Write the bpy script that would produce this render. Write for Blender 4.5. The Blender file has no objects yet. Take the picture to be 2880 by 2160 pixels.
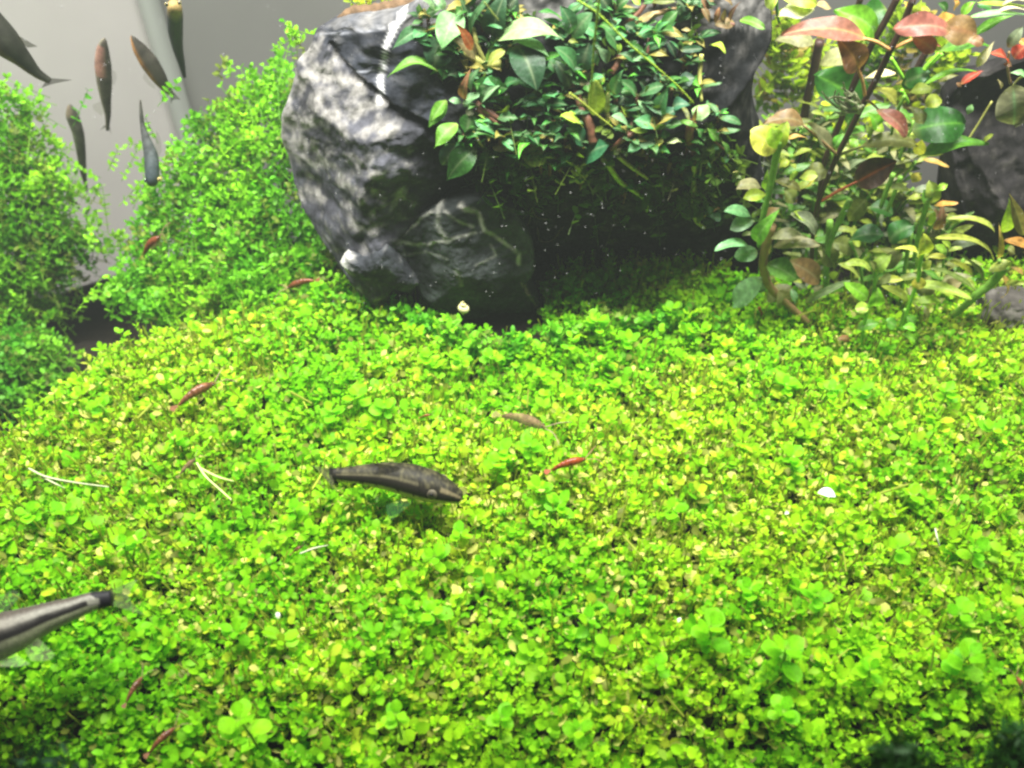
import bpy, math, random
import numpy as np
from mathutils import Vector, Matrix, noise
from mathutils.bvhtree import BVHTree

# ------------------------------------------------------------------ camera, light, exposure
# 1 Blender unit = 1 cm (an aquarium close-up)
S = bpy.context.scene
S.unit_settings.system = 'METRIC'
S.unit_settings.scale_length = 0.01
PITCH = math.radians(48.0)
HFOV = math.radians(56.0)
CAM = Vector((0.0, 0.0, 20.0))
cd = bpy.data.cameras.new('camera')
cam = bpy.data.objects.new('camera', cd)
S.collection.objects.link(cam)
cam.location = CAM
cam.rotation_euler = (math.pi / 2 - PITCH, 0, 0)
cd.angle = HFOV
cd.clip_start = 0.05
cd.clip_end = 400
cd.dof.use_dof = True
cd.dof.focus_distance = 24.5
cd.dof.aperture_fstop = 0.165
S.camera = cam

W = bpy.data.worlds.new('World')
S.world = W
W.use_nodes = True
bg = W.node_tree.nodes['Background']
bg.inputs[0].default_value = (0.62, 0.66, 0.70, 1)
bg.inputs[1].default_value = 0.07

def area(name, loc, target, sx, sy, power, col, spread):
    l = bpy.data.lights.new(name, 'AREA')
    l.shape = 'RECTANGLE'; l.size = sx; l.size_y = sy
    l.energy = power; l.color = col; l.spread = math.radians(spread)
    o = bpy.data.objects.new(name, l)
    S.collection.objects.link(o)
    o.location = loc
    o.rotation_euler = (Vector(target) - Vector(loc)).to_track_quat('-Z', 'Y').to_euler()
    return o
# the LED bar that hangs over the tank, out of frame above
area('tank_lamp', (-2, 22.3, 34), (-2, 20.8, 0), 54, 6, 18500, (1.0, 0.985, 0.94), 94)

S.view_settings.view_transform = 'Standard'
S.view_settings.look = 'None'
S.view_settings.gamma = 1.0
S.view_settings.exposure = 0.68
S.view_settings.use_curve_mapping = False
S.cycles.use_denoising = True
S.cycles.max_bounces = 8
S.cycles.diffuse_bounces = 4
S.cycles.transparent_max_bounces = 16
S.cycles.caustics_reflective = False
S.cycles.caustics_refractive = False
S.cycles.filter_width = 2.5

# ------------------------------------------------------------------ reading places off the photograph
FS = 1440.0 / math.tan(HFOV / 2)          # focal length in photo pixels
FWD = Vector((0, math.cos(PITCH), -math.sin(PITCH)))
UPV = Vector((0, math.sin(PITCH), math.cos(PITCH)))
RGT = Vector((1, 0, 0))
ZF = {'F': (0, 0, 2880 / 2212), 'A': (1150, 0, 450 / 2209), 'B': (1550, 0, 600 / 2212), 'C': (1150, 250, 600 / 2212),
      'D': (1600, 250, 600 / 2212), 'E': (1900, 300, 400 / 2212), 'G': (2480, 0, 400 / 2212), 'H': (2480, 300, 400 / 2212),
      'I': (1980, 600, 500 / 2212), 'R4': (1980, 0, 900 / 2212), 'R6': (1980, 450, 900 / 2212), 'R1': (0, 0, 900 / 2212),
      'R2': (750, 0, 750 / 2212), 'R5': (850, 500, 900 / 2212), 'R8': (800, 1200, 700 / 2212), 'R7': (0, 600, 900 / 2212),
      'R9': (0, 1600, 400 / 2212)}
def src(fr, x, y):
    a = ZF[fr]
    return a[0] + x * a[2], a[1] + y * a[2]
def ray(fr, x, y):
    px, py = src(fr, x, y)
    return FWD + RGT * ((px - 1440) / FS) - UPV * ((py - 1080) / FS)
def atY(fr, x, y, Y):
    d = ray(fr, x, y)
    return CAM + d * (Y / d.y)
def atZ(fr, x, y, z=0.0):
    d = ray(fr, x, y)
    return CAM + d * ((z - CAM.z) / d.z)
def atD(fr, x, y, depth):
    return CAM + ray(fr, x, y) * depth
def depth(p):
    return (p - CAM).dot(FWD)
def cm(fr, w, p):
    return w * ZF[fr][2] * depth(p) / FS

# ------------------------------------------------------------------ helpers
rng = np.random.default_rng(7)
random.seed(7)
COL = S.collection
def lerp(a, b, t):
    return tuple(a[i] + (b[i] - a[i]) * t for i in range(3))

def new_mesh(name, v, faces, colors=None, smooth=True):
    me = bpy.data.meshes.new(name)
    v = np.asarray(v, dtype=np.float32)
    me.vertices.add(len(v))
    me.vertices.foreach_set('co', v.ravel())
    if isinstance(faces, tuple):                      # (loop index array, face sizes array)
        loops, sizes = faces
    else:
        sizes = np.array([len(f) for f in faces], dtype=np.int32)
        loops = np.fromiter((i for f in faces for i in f), dtype=np.int32)
    me.loops.add(len(loops))
    me.loops.foreach_set('vertex_index', np.asarray(loops, dtype=np.int32))
    starts = np.concatenate(([0], np.cumsum(sizes)[:-1])).astype(np.int32)
    me.polygons.add(len(sizes))
    me.polygons.foreach_set('loop_start', starts)
    me.polygons.foreach_set('use_smooth', np.full(len(sizes), smooth, dtype=bool))
    me.update(calc_edges=True)
    if colors is not None:
        c = np.ones((len(v), 4), dtype=np.float32)
        c[:, :3] = np.asarray(colors, dtype=np.float32)
        at = me.color_attributes.new('Col', 'FLOAT_COLOR', 'POINT')
        at.data.foreach_set('color', c.ravel())
    return me

def obj(name, me, mat, parent=None, loc=None):
    o = bpy.data.objects.new(name, me)
    COL.objects.link(o)
    if mat is not None and len(me.materials) == 0:
        me.materials.append(mat)
    if parent is not None:
        o.parent = parent
    if loc is not None:
        o.location = loc
    return o
def tag(o, label, cat, group=None):
    o['label'] = label; o['category'] = cat
    if group: o['group'] = group
    return o
def thing(name, label, cat, loc, group=None):
    o = bpy.data.objects.new(name, None)
    COL.objects.link(o)
    o.location = loc
    o.empty_display_size = 0.2
    return tag(o, label, cat, group)

def catmull(pts, n):
    P = [np.array(p, dtype=float) for p in pts]
    P = [2 * P[0] - P[1]] + P + [2 * P[-1] - P[-2]]
    out = []
    m = len(P) - 3
    for k in range(n):
        t = k / (n - 1) * m
        i = min(int(t), m - 1); f = t - i
        p0, p1, p2, p3 = P[i:i + 4]
        out.append(0.5 * (2 * p1 + (p2 - p0) * f + (2 * p0 - 5 * p1 + 4 * p2 - p3) * f * f + (3 * p1 - p0 - 3 * p2 + p3) * f ** 3))
    return np.array(out)

def loft(spine, ra, rb, up=(0, 0, 1), sides=12, colorfn=None):
    """closed tube: half-width ra (sideways), half-height rb (along up), spine n x 3"""
    n = len(spine)
    T = np.gradient(spine, axis=0)
    T /= np.linalg.norm(T, axis=1)[:, None] + 1e-9
    up = np.array(up, dtype=float)
    sd = np.cross(T, up); l = np.linalg.norm(sd, axis=1)[:, None]
    sd = np.where(l > 1e-4, sd / np.maximum(l, 1e-6), np.array([1.0, 0, 0]))
    un = np.cross(sd, T)
    a = np.linspace(0, 2 * np.pi, sides, endpoint=False)
    V = (spine[:, None, :] + sd[:, None, :] * (np.sin(a)[None, :, None] * np.asarray(ra)[:, None, None])
         + un[:, None, :] * (np.cos(a)[None, :, None] * np.asarray(rb)[:, None, None])).reshape(-1, 3)
    F = []
    for i in range(n - 1):
        for j in range(sides):
            k = (j + 1) % sides
            F.append((i * sides + j, i * sides + k, (i + 1) * sides + k, (i + 1) * sides + j))
    F.append(tuple(range(sides))[::-1])
    F.append(tuple((n - 1) * sides + j for j in range(sides)))
    C = None
    if colorfn is not None:
        C = []
        for i in range(n):
            for j in range(sides):
                ang = abs(a[j]) if a[j] <= np.pi else 2 * np.pi - a[j]
                C.append(colorfn(i / (n - 1), ang, V[i * sides + j]))
    return V, F, C

def tube_mesh(name, pts, r, col, n=None, sides=8, vary=0.12, bead=0.0, col2=None):
    n = n or max(6, 5 * len(pts))
    sp = catmull(pts, n)
    if np.isscalar(r):
        r = [r, r]
    rr = np.interp(np.linspace(0, 1, n), np.linspace(0, 1, len(r)), r)
    rr = rr * (1 + bead * np.sin(np.arange(n) * 2.1))
    t0 = sp[-1] - sp[0]
    up = (0, 0, 1) if abs(t0[2]) < 0.8 * np.linalg.norm(t0) else (0, -1, 0.2)
    c2 = col2 or col
    def cf(t, ang, p):
        k = 1 + vary * noise.noise(Vector(p) * 5.0)
        c = lerp(col, c2, t)
        return tuple(x * k for x in c)
    V, F, C = loft(sp, rr, rr, up, sides, cf)
    return new_mesh(name, V, F, C)

# ------------------------------------------------------------------ materials (colour comes from a per-piece attribute plus node noise)
def mat_base(name):
    m = bpy.data.materials.new(name)
    m.use_nodes = True
    nt = m.node_tree
    nt.nodes.clear()
    out = nt.nodes.new('ShaderNodeOutputMaterial')
    return m, nt, out
def attr_color(nt, scale, amount):
    at = nt.nodes.new('ShaderNodeAttribute'); at.attribute_name = 'Col'
    tc = nt.nodes.new('ShaderNodeTexCoord')
    nz = nt.nodes.new('ShaderNodeTexNoise'); nz.inputs['Scale'].default_value = scale; nz.inputs['Detail'].default_value = 4
    nt.links.new(tc.outputs['Object'], nz.inputs['Vector'])
    mr = nt.nodes.new('ShaderNodeMapRange')
    mr.inputs['From Min'].default_value = 0.25; mr.inputs['From Max'].default_value = 0.75
    mr.inputs['To Min'].default_value = 1 - amount; mr.inputs['To Max'].default_value = 1 + amount
    nt.links.new(nz.outputs[0], mr.inputs[0])
    mx = nt.nodes.new('ShaderNodeVectorMath'); mx.operation = 'SCALE'
    nt.links.new(at.outputs['Color'], mx.inputs[0]); nt.links.new(mr.outputs[0], mx.inputs['Scale'])
    return mx.outputs[0], nz.outputs[0], tc
def leaf_material(name, trans=0.38, rough=0.42, spec=0.35, scale=9.0, amount=0.16, bump=0.0):
    m, nt, out = mat_base(name)
    c, nz, tc = attr_color(nt, scale, amount)
    pb = nt.nodes.new('ShaderNodeBsdfPrincipled')
    pb.inputs['Roughness'].default_value = rough
    pb.inputs['Specular IOR Level'].default_value = spec
    nt.links.new(c, pb.inputs['Base Color'])
    tr = nt.nodes.new('ShaderNodeBsdfTranslucent')
    hs = nt.nodes.new('ShaderNodeMix'); hs.data_type = 'RGBA'; hs.blend_type = 'MULTIPLY'
    hs.inputs[0].default_value = 1.0
    nt.links.new(c, hs.inputs[6]); hs.inputs[7].default_value = (1.25, 1.35, 0.7, 1)
    nt.links.new(hs.outputs[2], tr.inputs['Color'])
    mx = nt.nodes.new('ShaderNodeMixShader'); mx.inputs[0].default_value = trans
    nt.links.new(pb.outputs[0], mx.inputs[1]); nt.links.new(tr.outputs[0], mx.inputs[2])
    if bump:
        b = nt.nodes.new('ShaderNodeBump'); b.inputs['Strength'].default_value = bump; b.inputs['Distance'].default_value = 0.05
        nt.links.new(nz, b.inputs['Height']); nt.links.new(b.outputs[0], pb.inputs['Normal'])
    nt.links.new(mx.outputs[0], out.inputs['Surface'])
    return m
def solid_material(name, rough=0.5, spec=0.4, scale=6.0, amount=0.2, bump=0.0, dist=0.05, bscale=None):
    m, nt, out = mat_base(name)
    c, nz, tc = attr_color(nt, scale, amount)
    pb = nt.nodes.new('ShaderNodeBsdfPrincipled')
    pb.inputs['Roughness'].default_value = rough
    pb.inputs['Specular IOR Level'].default_value = spec
    nt.links.new(c, pb.inputs['Base Color'])
    if bump:
        n2 = nt.nodes.new('ShaderNodeTexNoise'); n2.inputs['Scale'].default_value = bscale or scale * 2
        n2.inputs['Detail'].default_value = 8; n2.inputs['Roughness'].default_value = 0.65
        nt.links.new(tc.outputs['Object'], n2.inputs['Vector'])
        b = nt.nodes.new('ShaderNodeBump'); b.inputs['Strength'].default_value = bump; b.inputs['Distance'].default_value = dist
        nt.links.new(n2.outputs[0], b.inputs['Height']); nt.links.new(b.outputs[0], pb.inputs['Normal'])
    nt.links.new(pb.outputs[0], out.inputs['Surface'])
    return m
def fin_material(name, alpha=0.45):
    m, nt, out = mat_base(name)
    c, nz, tc = attr_color(nt, 12, 0.2)
    pb = nt.nodes.new('ShaderNodeBsdfPrincipled'); pb.inputs['Roughness'].default_value = 0.6; pb.inputs['Specular IOR Level'].default_value = 0.08
    nt.links.new(c, pb.inputs['Base Color'])
    tr = nt.nodes.new('ShaderNodeBsdfTransparent')
    at = nt.nodes.new('ShaderNodeAttribute'); at.attribute_name = 'Col'
    mx = nt.nodes.new('ShaderNodeMixShader'); mx.inputs[0].default_value = alpha
    nt.links.new(tr.outputs[0], mx.inputs[1]); nt.links.new(pb.outputs[0], mx.inputs[2])
    nt.links.new(mx.outputs[0], out.inputs['Surface'])
    return m
M_LEAF = leaf_material('leaf', scale=7.0, amount=0.28, bump=0.3)
M_BUCE = leaf_material('tough_leaf', trans=0.25, rough=0.45, spec=0.25, scale=14, amount=0.2, bump=0.25)
M_CARPET = leaf_material('carpet_leaf', trans=0.5, rough=0.5, spec=0.18, scale=3.0, amount=0.12)
M_BUSH = leaf_material('bush_leaf', trans=0.36, rough=0.5, spec=0.25, scale=3.0, amount=0.14)
M_STEM = solid_material('stem', rough=0.5, scale=12, amount=0.18)
M_ROCK = solid_material('slate_rock', rough=0.95, spec=0.05, scale=5.0, amount=0.4, bump=0.6, dist=0.07, bscale=6.5)
M_SOIL = solid_material('soil', rough=0.85, spec=0.2, scale=8.0, amount=0.5, bump=0.9, dist=0.12, bscale=9)
M_FISH = solid_material('fish_skin', rough=0.6, spec=0.22, scale=16, amount=0.28, bump=0.15, dist=0.02)
M_FIN = fin_material('fin_membrane', 0.7)
M_FIN_FAINT = fin_material('faint_fin_membrane', 0.22)
M_FIN_MID = fin_material('half_clear_fin', 0.5)
M_SHRIMP = leaf_material('shrimp_shell', trans=0.3, rough=0.3, spec=0.5, scale=14, amount=0.35)
M_SHELL = solid_material('snail_shell', rough=0.3, spec=0.5, scale=10, amount=0.12)
M_PANE = solid_material('frosted_pane', rough=0.45, spec=0.4, scale=0.25, amount=0.06)
M_EYE = solid_material('eye_black', rough=0.12, spec=0.6, amount=0.02)
M_WOOD = solid_material('driftwood', rough=0.8, spec=0.2, scale=5, amount=0.35, bump=0.6, dist=0.08)
M_SPECK = solid_material('water_speck', rough=0.5, amount=0.05)

# ------------------------------------------------------------------ ground and tank panes
CARPET_PX = [(-420, 1080), (-120, 960), (0, 890), (70, 852), (160, 768), (230, 715), (330, 690), (480, 672), (640, 640), (740, 640), (900, 665),
             (1040, 715), (1170, 715), (1290, 690), (1500, 690), (1640, 735), (1760, 760), (1900, 735), (2050, 720), (2400, 690),
             (2800, 1900), (-500, 1900)]
CARPET = [atZ('F', x, y, 0.2) for x, y in CARPET_PX]
CP = np.array([(p.x, p.y) for p in CARPET])
def signed_dist(xy, poly=CP):
    """distance to the carpet's edge, positive inside"""
    xy = np.atleast_2d(xy)
    n = len(poly); inside = np.zeros(len(xy), bool); best = np.full(len(xy), 1e9)
    for i in range(n):
        a = poly[i]; b = poly[(i + 1) % n]
        cond = ((a[1] > xy[:, 1]) != (b[1] > xy[:, 1]))
        xi = (b[0] - a[0]) * (xy[:, 1] - a[1]) / (b[1] - a[1] + 1e-12) + a[0]
        inside ^= cond & (xy[:, 0] < xi)
        ab = b - a
        t = np.clip(((xy - a) @ ab) / (ab @ ab), 0, 1)
        best = np.minimum(best, np.linalg.norm(xy - (a + t[:, None] * ab), axis=1))
    return np.where(inside, best, -best)
def ground_z(x, y):
    x = np.asarray(x, float); y = np.asarray(y, float)
    sd = signed_dist(np.stack([x, y], 1))
    z = -0.40 + 0.16 * np.sin(x * 0.45 + 1.3) * np.cos(y * 0.5) + 0.07 * np.sin(x * 1.7 + y * 1.1)
    left = np.clip((-5.5 - x) / 4.0, 0, 1)                       # the bank falls away at the left behind the carpet
    z -= left * np.clip((0.5 - sd) / 1.8, 0, 1) * 5.0
    z -= np.clip((y - 25.0) / 3.0, 0, 1) * 7.5
    z -= np.clip((9.2 - y) / 2.0, 0, 2.0) * 1.1                 # and towards the front glass
    return z
gx = np.linspace(-34, 34, 171); gy = np.linspace(1.5, 42, 121)
GX, GY = np.meshgrid(gx, gy, indexing='ij')
GZ = ground_z(GX.ravel(), GY.ravel()) + rng.normal(0, 0.035, GX.size)
V = np.stack([GX.ravel(), GY.ravel(), GZ], 1)
ii, jj = np.meshgrid(np.arange(170), np.arange(120), indexing='ij')
q = (ii * 121 + jj).ravel()
loops = np.stack([q, q + 121, q + 122, q + 1], 1).ravel()
soilc = np.array([0.014, 0.011, 0.007]) * (0.7 + 0.6 * rng.random((len(V), 1)))
g = obj('ground', new_mesh('ground', V, (loops, np.full(len(q), 4, np.int32)), soilc), M_SOIL)
g['kind'] = 'structure'

def pane(name, p0, p1, z0, z1, col, thick=0.6):
    p0 = Vector(p0); p1 = Vector(p1)
    d = (p1 - p0).normalized(); n = Vector((-d.y, d.x, 0)) * thick
    if n.y < 0: n = -n
    vs = []
    for p in (p0, p1, p1 + n, p0 + n):
        for z in (z0, z1):
            vs.append((p.x, p.y, z))
    F = [(0, 2, 3, 1), (2, 4, 5, 3), (4, 6, 7, 5), (6, 0, 1, 7), (1, 3, 5, 7), (0, 6, 4, 2)]
    o = obj(name, new_mesh(name, vs, F, [col] * 8, smooth=False), M_PANE)
    o['kind'] = 'structure'
    return o
cor = atY('R1', 1120, 300, 35.0)
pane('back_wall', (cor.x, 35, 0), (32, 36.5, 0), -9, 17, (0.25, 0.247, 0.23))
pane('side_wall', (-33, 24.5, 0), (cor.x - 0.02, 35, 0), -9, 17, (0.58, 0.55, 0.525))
sm = tube_mesh('corner_seam', [(cor.x + 0.05, 34.8, -9), (cor.x + 0.05, 34.8, 4), (cor.x + 0.05, 34.8, 17)], 0.42, (0.42, 0.44, 0.40), n=8, sides=10)
o = obj('corner_seam', sm, M_PANE); o['kind'] = 'structure'

# ------------------------------------------------------------------ rocks
def polyline_dist(P, pts):
    best = np.full(len(P), 1e9)
    for a, b in zip(pts[:-1], pts[1:]):
        a = np.array(a, float); b = np.array(b, float); ab = b - a
        t = np.clip(((P - a) @ ab) / (ab @ ab), 0, 1)
        best = np.minimum(best, np.linalg.norm(P - (a + t[:, None] * ab), axis=1))
    return best
def fract(p, s, o=5, seed=0.0):
    return noise.fractal(Vector((p[0] * s + seed, p[1] * s - seed, p[2] * s + 2 * seed)), 1.0, 2.0, o)
def rock(name, label, outline, centre, Y0, front, back, lean=0.0, NA=300, NR=90, amp=0.35, nscale=0.45, planes=(), veins=(), grooves=(),
         base=(0.07, 0.075, 0.078), pale=(0.42, 0.40, 0.36), palefn=None, seed=1.0, fr='F', cat='rock', leanx=None, box=3.2, facet=1.0, basefn=None):
    O = np.array([tuple(atY(fr, x, y, Y0)) for x, y in outline])
    OP = np.array(outline, float)
    seg = np.linalg.norm(np.roll(O, -1, 0) - O, axis=1)
    cum = np.concatenate(([0], np.cumsum(seg)))
    tt = np.linspace(0, cum[-1], NA, endpoint=False)
    B = np.stack([np.interp(tt, cum, np.append(O[:, k], O[0, k])) for k in range(3)], 1)
    c = np.array(tuple(atY(fr, centre[0], centre[1], Y0)))
    ztop, zbot = O[:, 2].max(), O[:, 2].min()
    r = np.linspace(0, 1, NR + 1)[1:] ** 0.8
    P = c[None, None] + r[:, None, None] * (B[None] - c[None, None])
    dome = (1 - r[:, None] ** box) ** 0.6
    pn = np.zeros((NR, NA))
    if planes:
        for i_ in range(NR):
            for j_ in range(NA):
                q_ = P[i_, j_]; pn[i_, j_] = noise.fractal(Vector((q_[0] * 0.7 + seed, seed, q_[2] * 0.7)), 1.0, 2.0, 4)
    yf = Y0 - front * dome + np.zeros((NR, NA))
    for ip, (a, b, k) in enumerate(planes):                                      # flat cleavage faces: y >= k + a*(x-cx) + b*(z-cz)
        yf = np.maximum(yf, np.minimum(Y0, Y0 + k + (0.3 if ip % 2 else -0.3) * facet * pn + a * (P[:, :, 0] - c[0]) + b * (P[:, :, 2] - c[2])))
    lw = 1.0 if leanx is None else np.clip((P[:, :, 0] - leanx[0]) / (leanx[1] - leanx[0]), leanx[2], 1)
    yf = yf + lw * lean * (ztop - P[:, :, 2]) / (ztop - zbot) * dome
    F3 = P.copy(); F3[:, :, 1] = yf
    r2 = np.linspace(1, 0, 14)[1:-1]
    Bk = c[None, None] + r2[:, None, None] * (B[None] - c[None, None])
    Bk[:, :, 1] = Y0 + back * (1 - r2[:, None] ** 2.5) ** 0.6
    top = np.array([[c[0], yf[0].mean(), c[2]]]); bot = np.array([[c[0], Y0 + back, c[2]]])
    V = np.concatenate([top, F3.reshape(-1, 3), Bk.reshape(-1, 3), bot])
    rings = NR + len(r2)
    F = [(0, 1 + (j + 1) % NA, 1 + j) for j in range(NA)]
    for i in range(rings - 1):
        o0 = 1 + i * NA; o1 = o0 + NA
        for j in range(NA):
            k = (j + 1) % NA
            F.append((o0 + j, o0 + k, o1 + k, o1 + j))
    last = 1 + (rings - 1) * NA; e = len(V) - 1
    F += [(last + j, last + (j + 1) % NA, e) for j in range(NA)]
    # displace with ridged noise, mostly along the view
    rad = np.concatenate([[0], np.repeat(r, NA), np.repeat(r2, NA), [0]])
    for i in range(len(V)):
        p = V[i]
        n1 = fract(p, nscale, 5, seed); n2 = abs(fract(p, nscale * 1.9, 4, seed + 7)); n3 = fract(p, nscale * 0.9, 3, seed + 19)
        n4 = 1 - 2 * abs(noise.noise(Vector((p[0] * 0.5 + p[2] * 0.35 + seed, p[1] * 0.8, p[2] * 1.7 - p[0] * 0.5))))
        tr = math.floor(3.5 * (n1 + 0.5 * n4)) / 3.5
        n1 = 0.45 * n1 + 0.75 * tr
        V[i] = (p[0] + 0.7 * amp * n3, p[1] + amp * (0.55 * n1 - 0.6 * (0.35 - n2) - 0.22 * n4), p[2] + 0.7 * amp * fract(p, nscale, 3, seed + 31))
    # pixel coordinates of every vertex, for veins that follow the photo's
    rel = V - np.array(tuple(CAM))
    dz = rel @ np.array(tuple(FWD))
    k = FS / dz
    px = (1440 + rel[:, 0] * k - ZF[fr][0]) / ZF[fr][2]
    py = (1080 - (rel @ np.array(tuple(UPV))) * k - ZF[fr][1]) / ZF[fr][2]
    PX = np.stack([px, py], 1)
    for i in range(len(V)):
        PX[i, 0] += 5 * fract(V[i], 1.6, 3, 3.0); PX[i, 1] += 5 * fract(V[i], 1.6, 3, 9.0)
    C = np.zeros((len(V), 3))
    for i in range(len(V)):
        p = V[i]
        k1 = 0.72 + 0.65 * fract(p, 0.9, 5, seed + 3)
        m = palefn(px[i], py[i], fract((p[0] * 0.7 + p[2] * 0.3, p[1], p[2] * 1.9 - p[0] * 0.5), 1.35, 6, seed + 11), fract(p, 2.8, 4, seed + 23)) if palefn else 0.0
        m = min(1, max(0, m)); m = m * m * (3 - 2 * m)
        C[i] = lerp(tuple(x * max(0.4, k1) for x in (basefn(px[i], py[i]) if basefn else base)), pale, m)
    for (pts, w, col, st) in veins:
        d = polyline_dist(PX, pts)
        m = np.clip(1.25 - d / w, 0, 1) * st
        m *= np.array([0.75 + 0.5 * fract(q, 2.0, 3, 5.0) for q in V]) if st < 0.99 else 1
        C = C * (1 - m[:, None]) + np.array(col) * m[:, None]
    for (pts, w, dep) in grooves:
        d = polyline_dist(PX, pts)
        V[:, 1] += dep * np.clip(1 - d / w, 0, 1) * (rad > 0)
    me = new_mesh(name, V, F, np.clip(C, 0, 1))
    o = obj(name, me, M_ROCK)
    tag(o, label, cat)
    return o, V, F

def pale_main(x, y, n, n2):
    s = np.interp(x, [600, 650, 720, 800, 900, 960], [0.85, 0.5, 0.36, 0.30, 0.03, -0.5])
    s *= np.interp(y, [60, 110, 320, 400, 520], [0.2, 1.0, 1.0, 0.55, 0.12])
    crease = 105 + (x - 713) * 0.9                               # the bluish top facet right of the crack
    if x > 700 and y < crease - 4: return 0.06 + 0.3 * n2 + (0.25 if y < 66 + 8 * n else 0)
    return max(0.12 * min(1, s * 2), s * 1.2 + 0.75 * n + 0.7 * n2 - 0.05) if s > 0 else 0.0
MAIN = [(740, 46), (684, 58), (672, 95), (642, 135), (627, 190), (612, 250), (614, 310), (632, 355), (652, 395), (674, 430), (700, 462), (745, 515),
        (790, 565), (860, 640), (980, 760), (1200, 830), (1500, 830), (1606, 780), (1640, 560), (1650, 400), (1642, 300), (1626, 200),
        (1622, 120), (1660, 40), (1660, -60), (1200, -90), (960, -40), (872, 22)]
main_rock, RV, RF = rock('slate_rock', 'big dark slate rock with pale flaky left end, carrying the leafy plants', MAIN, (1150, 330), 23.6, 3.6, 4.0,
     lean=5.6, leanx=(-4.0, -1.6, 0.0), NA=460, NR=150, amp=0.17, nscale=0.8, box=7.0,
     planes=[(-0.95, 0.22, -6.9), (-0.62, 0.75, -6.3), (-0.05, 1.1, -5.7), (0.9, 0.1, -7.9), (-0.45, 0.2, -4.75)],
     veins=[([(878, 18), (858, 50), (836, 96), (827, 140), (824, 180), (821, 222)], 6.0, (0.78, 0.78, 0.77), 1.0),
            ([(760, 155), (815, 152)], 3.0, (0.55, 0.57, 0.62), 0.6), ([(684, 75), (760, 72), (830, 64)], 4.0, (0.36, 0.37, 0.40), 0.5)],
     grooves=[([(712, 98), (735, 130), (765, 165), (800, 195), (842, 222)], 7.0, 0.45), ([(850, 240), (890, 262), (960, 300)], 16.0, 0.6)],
     base=(0.04, 0.044, 0.05), pale=(0.27, 0.26, 0.24), palefn=pale_main, basefn=lambda x, y: (0.05, 0.055, 0.068) if (700 < x < 960 and y < 101 + (x - 713) * 0.9) else lerp((0.09, 0.092, 0.108), (0.016, 0.017, 0.018), min(1, max(0, (x - 820) / 140))), seed=2.0)  # base turns darker past the left end: the front's shade put into colour
BV = BVHTree.FromPolygons([Vector(v) for v in RV], RF)
def rockY(fr, x, y, off=0.35, default=20.5):
    d = ray(fr, x, y)
    h = BV.ray_cast(CAM, d.normalized())
    return (h[0].y - off) if h[0] is not None else default
def r5(L):
    out = []
    for x, y in L:
        sx, sy = src('R5', x, y); out.append((sx / ZF['F'][2], sy / ZF['F'][2]))
    return out
VC = (0.36, 0.36, 0.31)
rock('veined_rock', 'dark grey stone webbed with pale veins below the big rock', [(868, 512), (900, 468), (955, 438), (1035, 428), (1110, 452), (1152, 520), (1156, 575), (1136, 615), (1162, 648), (1184, 690), (1140, 716),
     (1080, 712), (1010, 690), (940, 660), (905, 618), (884, 570)], (1020, 570), 21.3, 1.1, 2.2, lean=0.6, NA=260, NR=90, amp=0.1, nscale=1.0, box=6.0,
     planes=[(0.3, 0.45, -1.15), (-0.55, 0.25, -1.3), (0.1, -0.35, -1.2), (0.7, -0.1, -1.6)], facet=0.4, seed=5.0, base=(0.055, 0.064, 0.062),
     veins=[(r5([(600, 400), (700, 390), (850, 260), (960, 180)]), 4.5, VC, 0.9), (r5([(680, 440), (860, 460), (1010, 430), (1200, 390)]), 4.5, VC, 0.9),
            (r5([(980, 230), (1060, 290), (1180, 340)]), 5, VC, 0.8), (r5([(1090, 190), (1220, 250), (1260, 360), (1400, 450), (1510, 520), (1500, 590)]), 5.5, (0.46, 0.45, 0.38), 0.95),
            (r5([(940, 200), (930, 330), (1000, 430)]), 7, VC, 0.6), (r5([(1060, 640), (1100, 740)]), 6, VC, 0.5), (r5([(700, 540), (850, 510), (1000, 560)]), 4, VC, 0.4),
            (r5([(1300, 470), (1330, 540), (1200, 600)]), 4, VC, 0.4), (r5([(1520, 720), (1580, 830), (1610, 890)]), 4, (0.4, 0.33, 0.2), 0.7),
            (r5([(1330, 1060), (1480, 1000), (1560, 1000)]), 9, (0.4, 0.44, 0.5), 0.6)])  # this last wide streak is bluish light on the stone's foot, painted in
rock('pale_tipped_stone', 'small dark stone with a white knobbly tip, left of the veined stone', [(733, 566), (745, 548), (782, 552), (806, 534), (838, 530), (866, 560), (905, 610), (890, 632), (830, 612), (780, 596), (748, 588)], (810, 575),
     20.9, 0.55, 1.2, lean=0.3, NA=140, NR=50, amp=0.1, nscale=1.1, seed=8.0, base=(0.06, 0.066, 0.075), pale=(0.55, 0.54, 0.50),
     palefn=lambda x, y, n, n2: np.interp(x, [735, 752, 772, 880], [0.75, 0.35, -0.05, -0.1]) + 0.45 * n2)
rock('side_rock', 'black craggy rock rising at the right edge behind the stem plants', [(2045, 215), (2090, 170), (2150, 158), (2260, 110), (2330, 110), (2360, 400), (2360, 760), (2190, 735), (2100, 700), (2050, 640), (2030, 480), (2040, 330)],
     (2170, 430), 24.2, 2.2, 3.0, lean=2.2, NA=240, NR=80, amp=0.22, nscale=0.7, box=6.0, planes=[(0.45, 0.2, -2.6), (-0.8, 0.3, -3.2), (0.1, 1.0, -3.0), (-0.3, -0.3, -2.6)], seed=12.0, base=(0.026, 0.024, 0.024), pale=(0.13, 0.12, 0.105),
     palefn=lambda x, y, n, n2: 0.5 * n2 + (0.35 if y > 480 else 0.05) * (0.6 + n))
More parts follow.
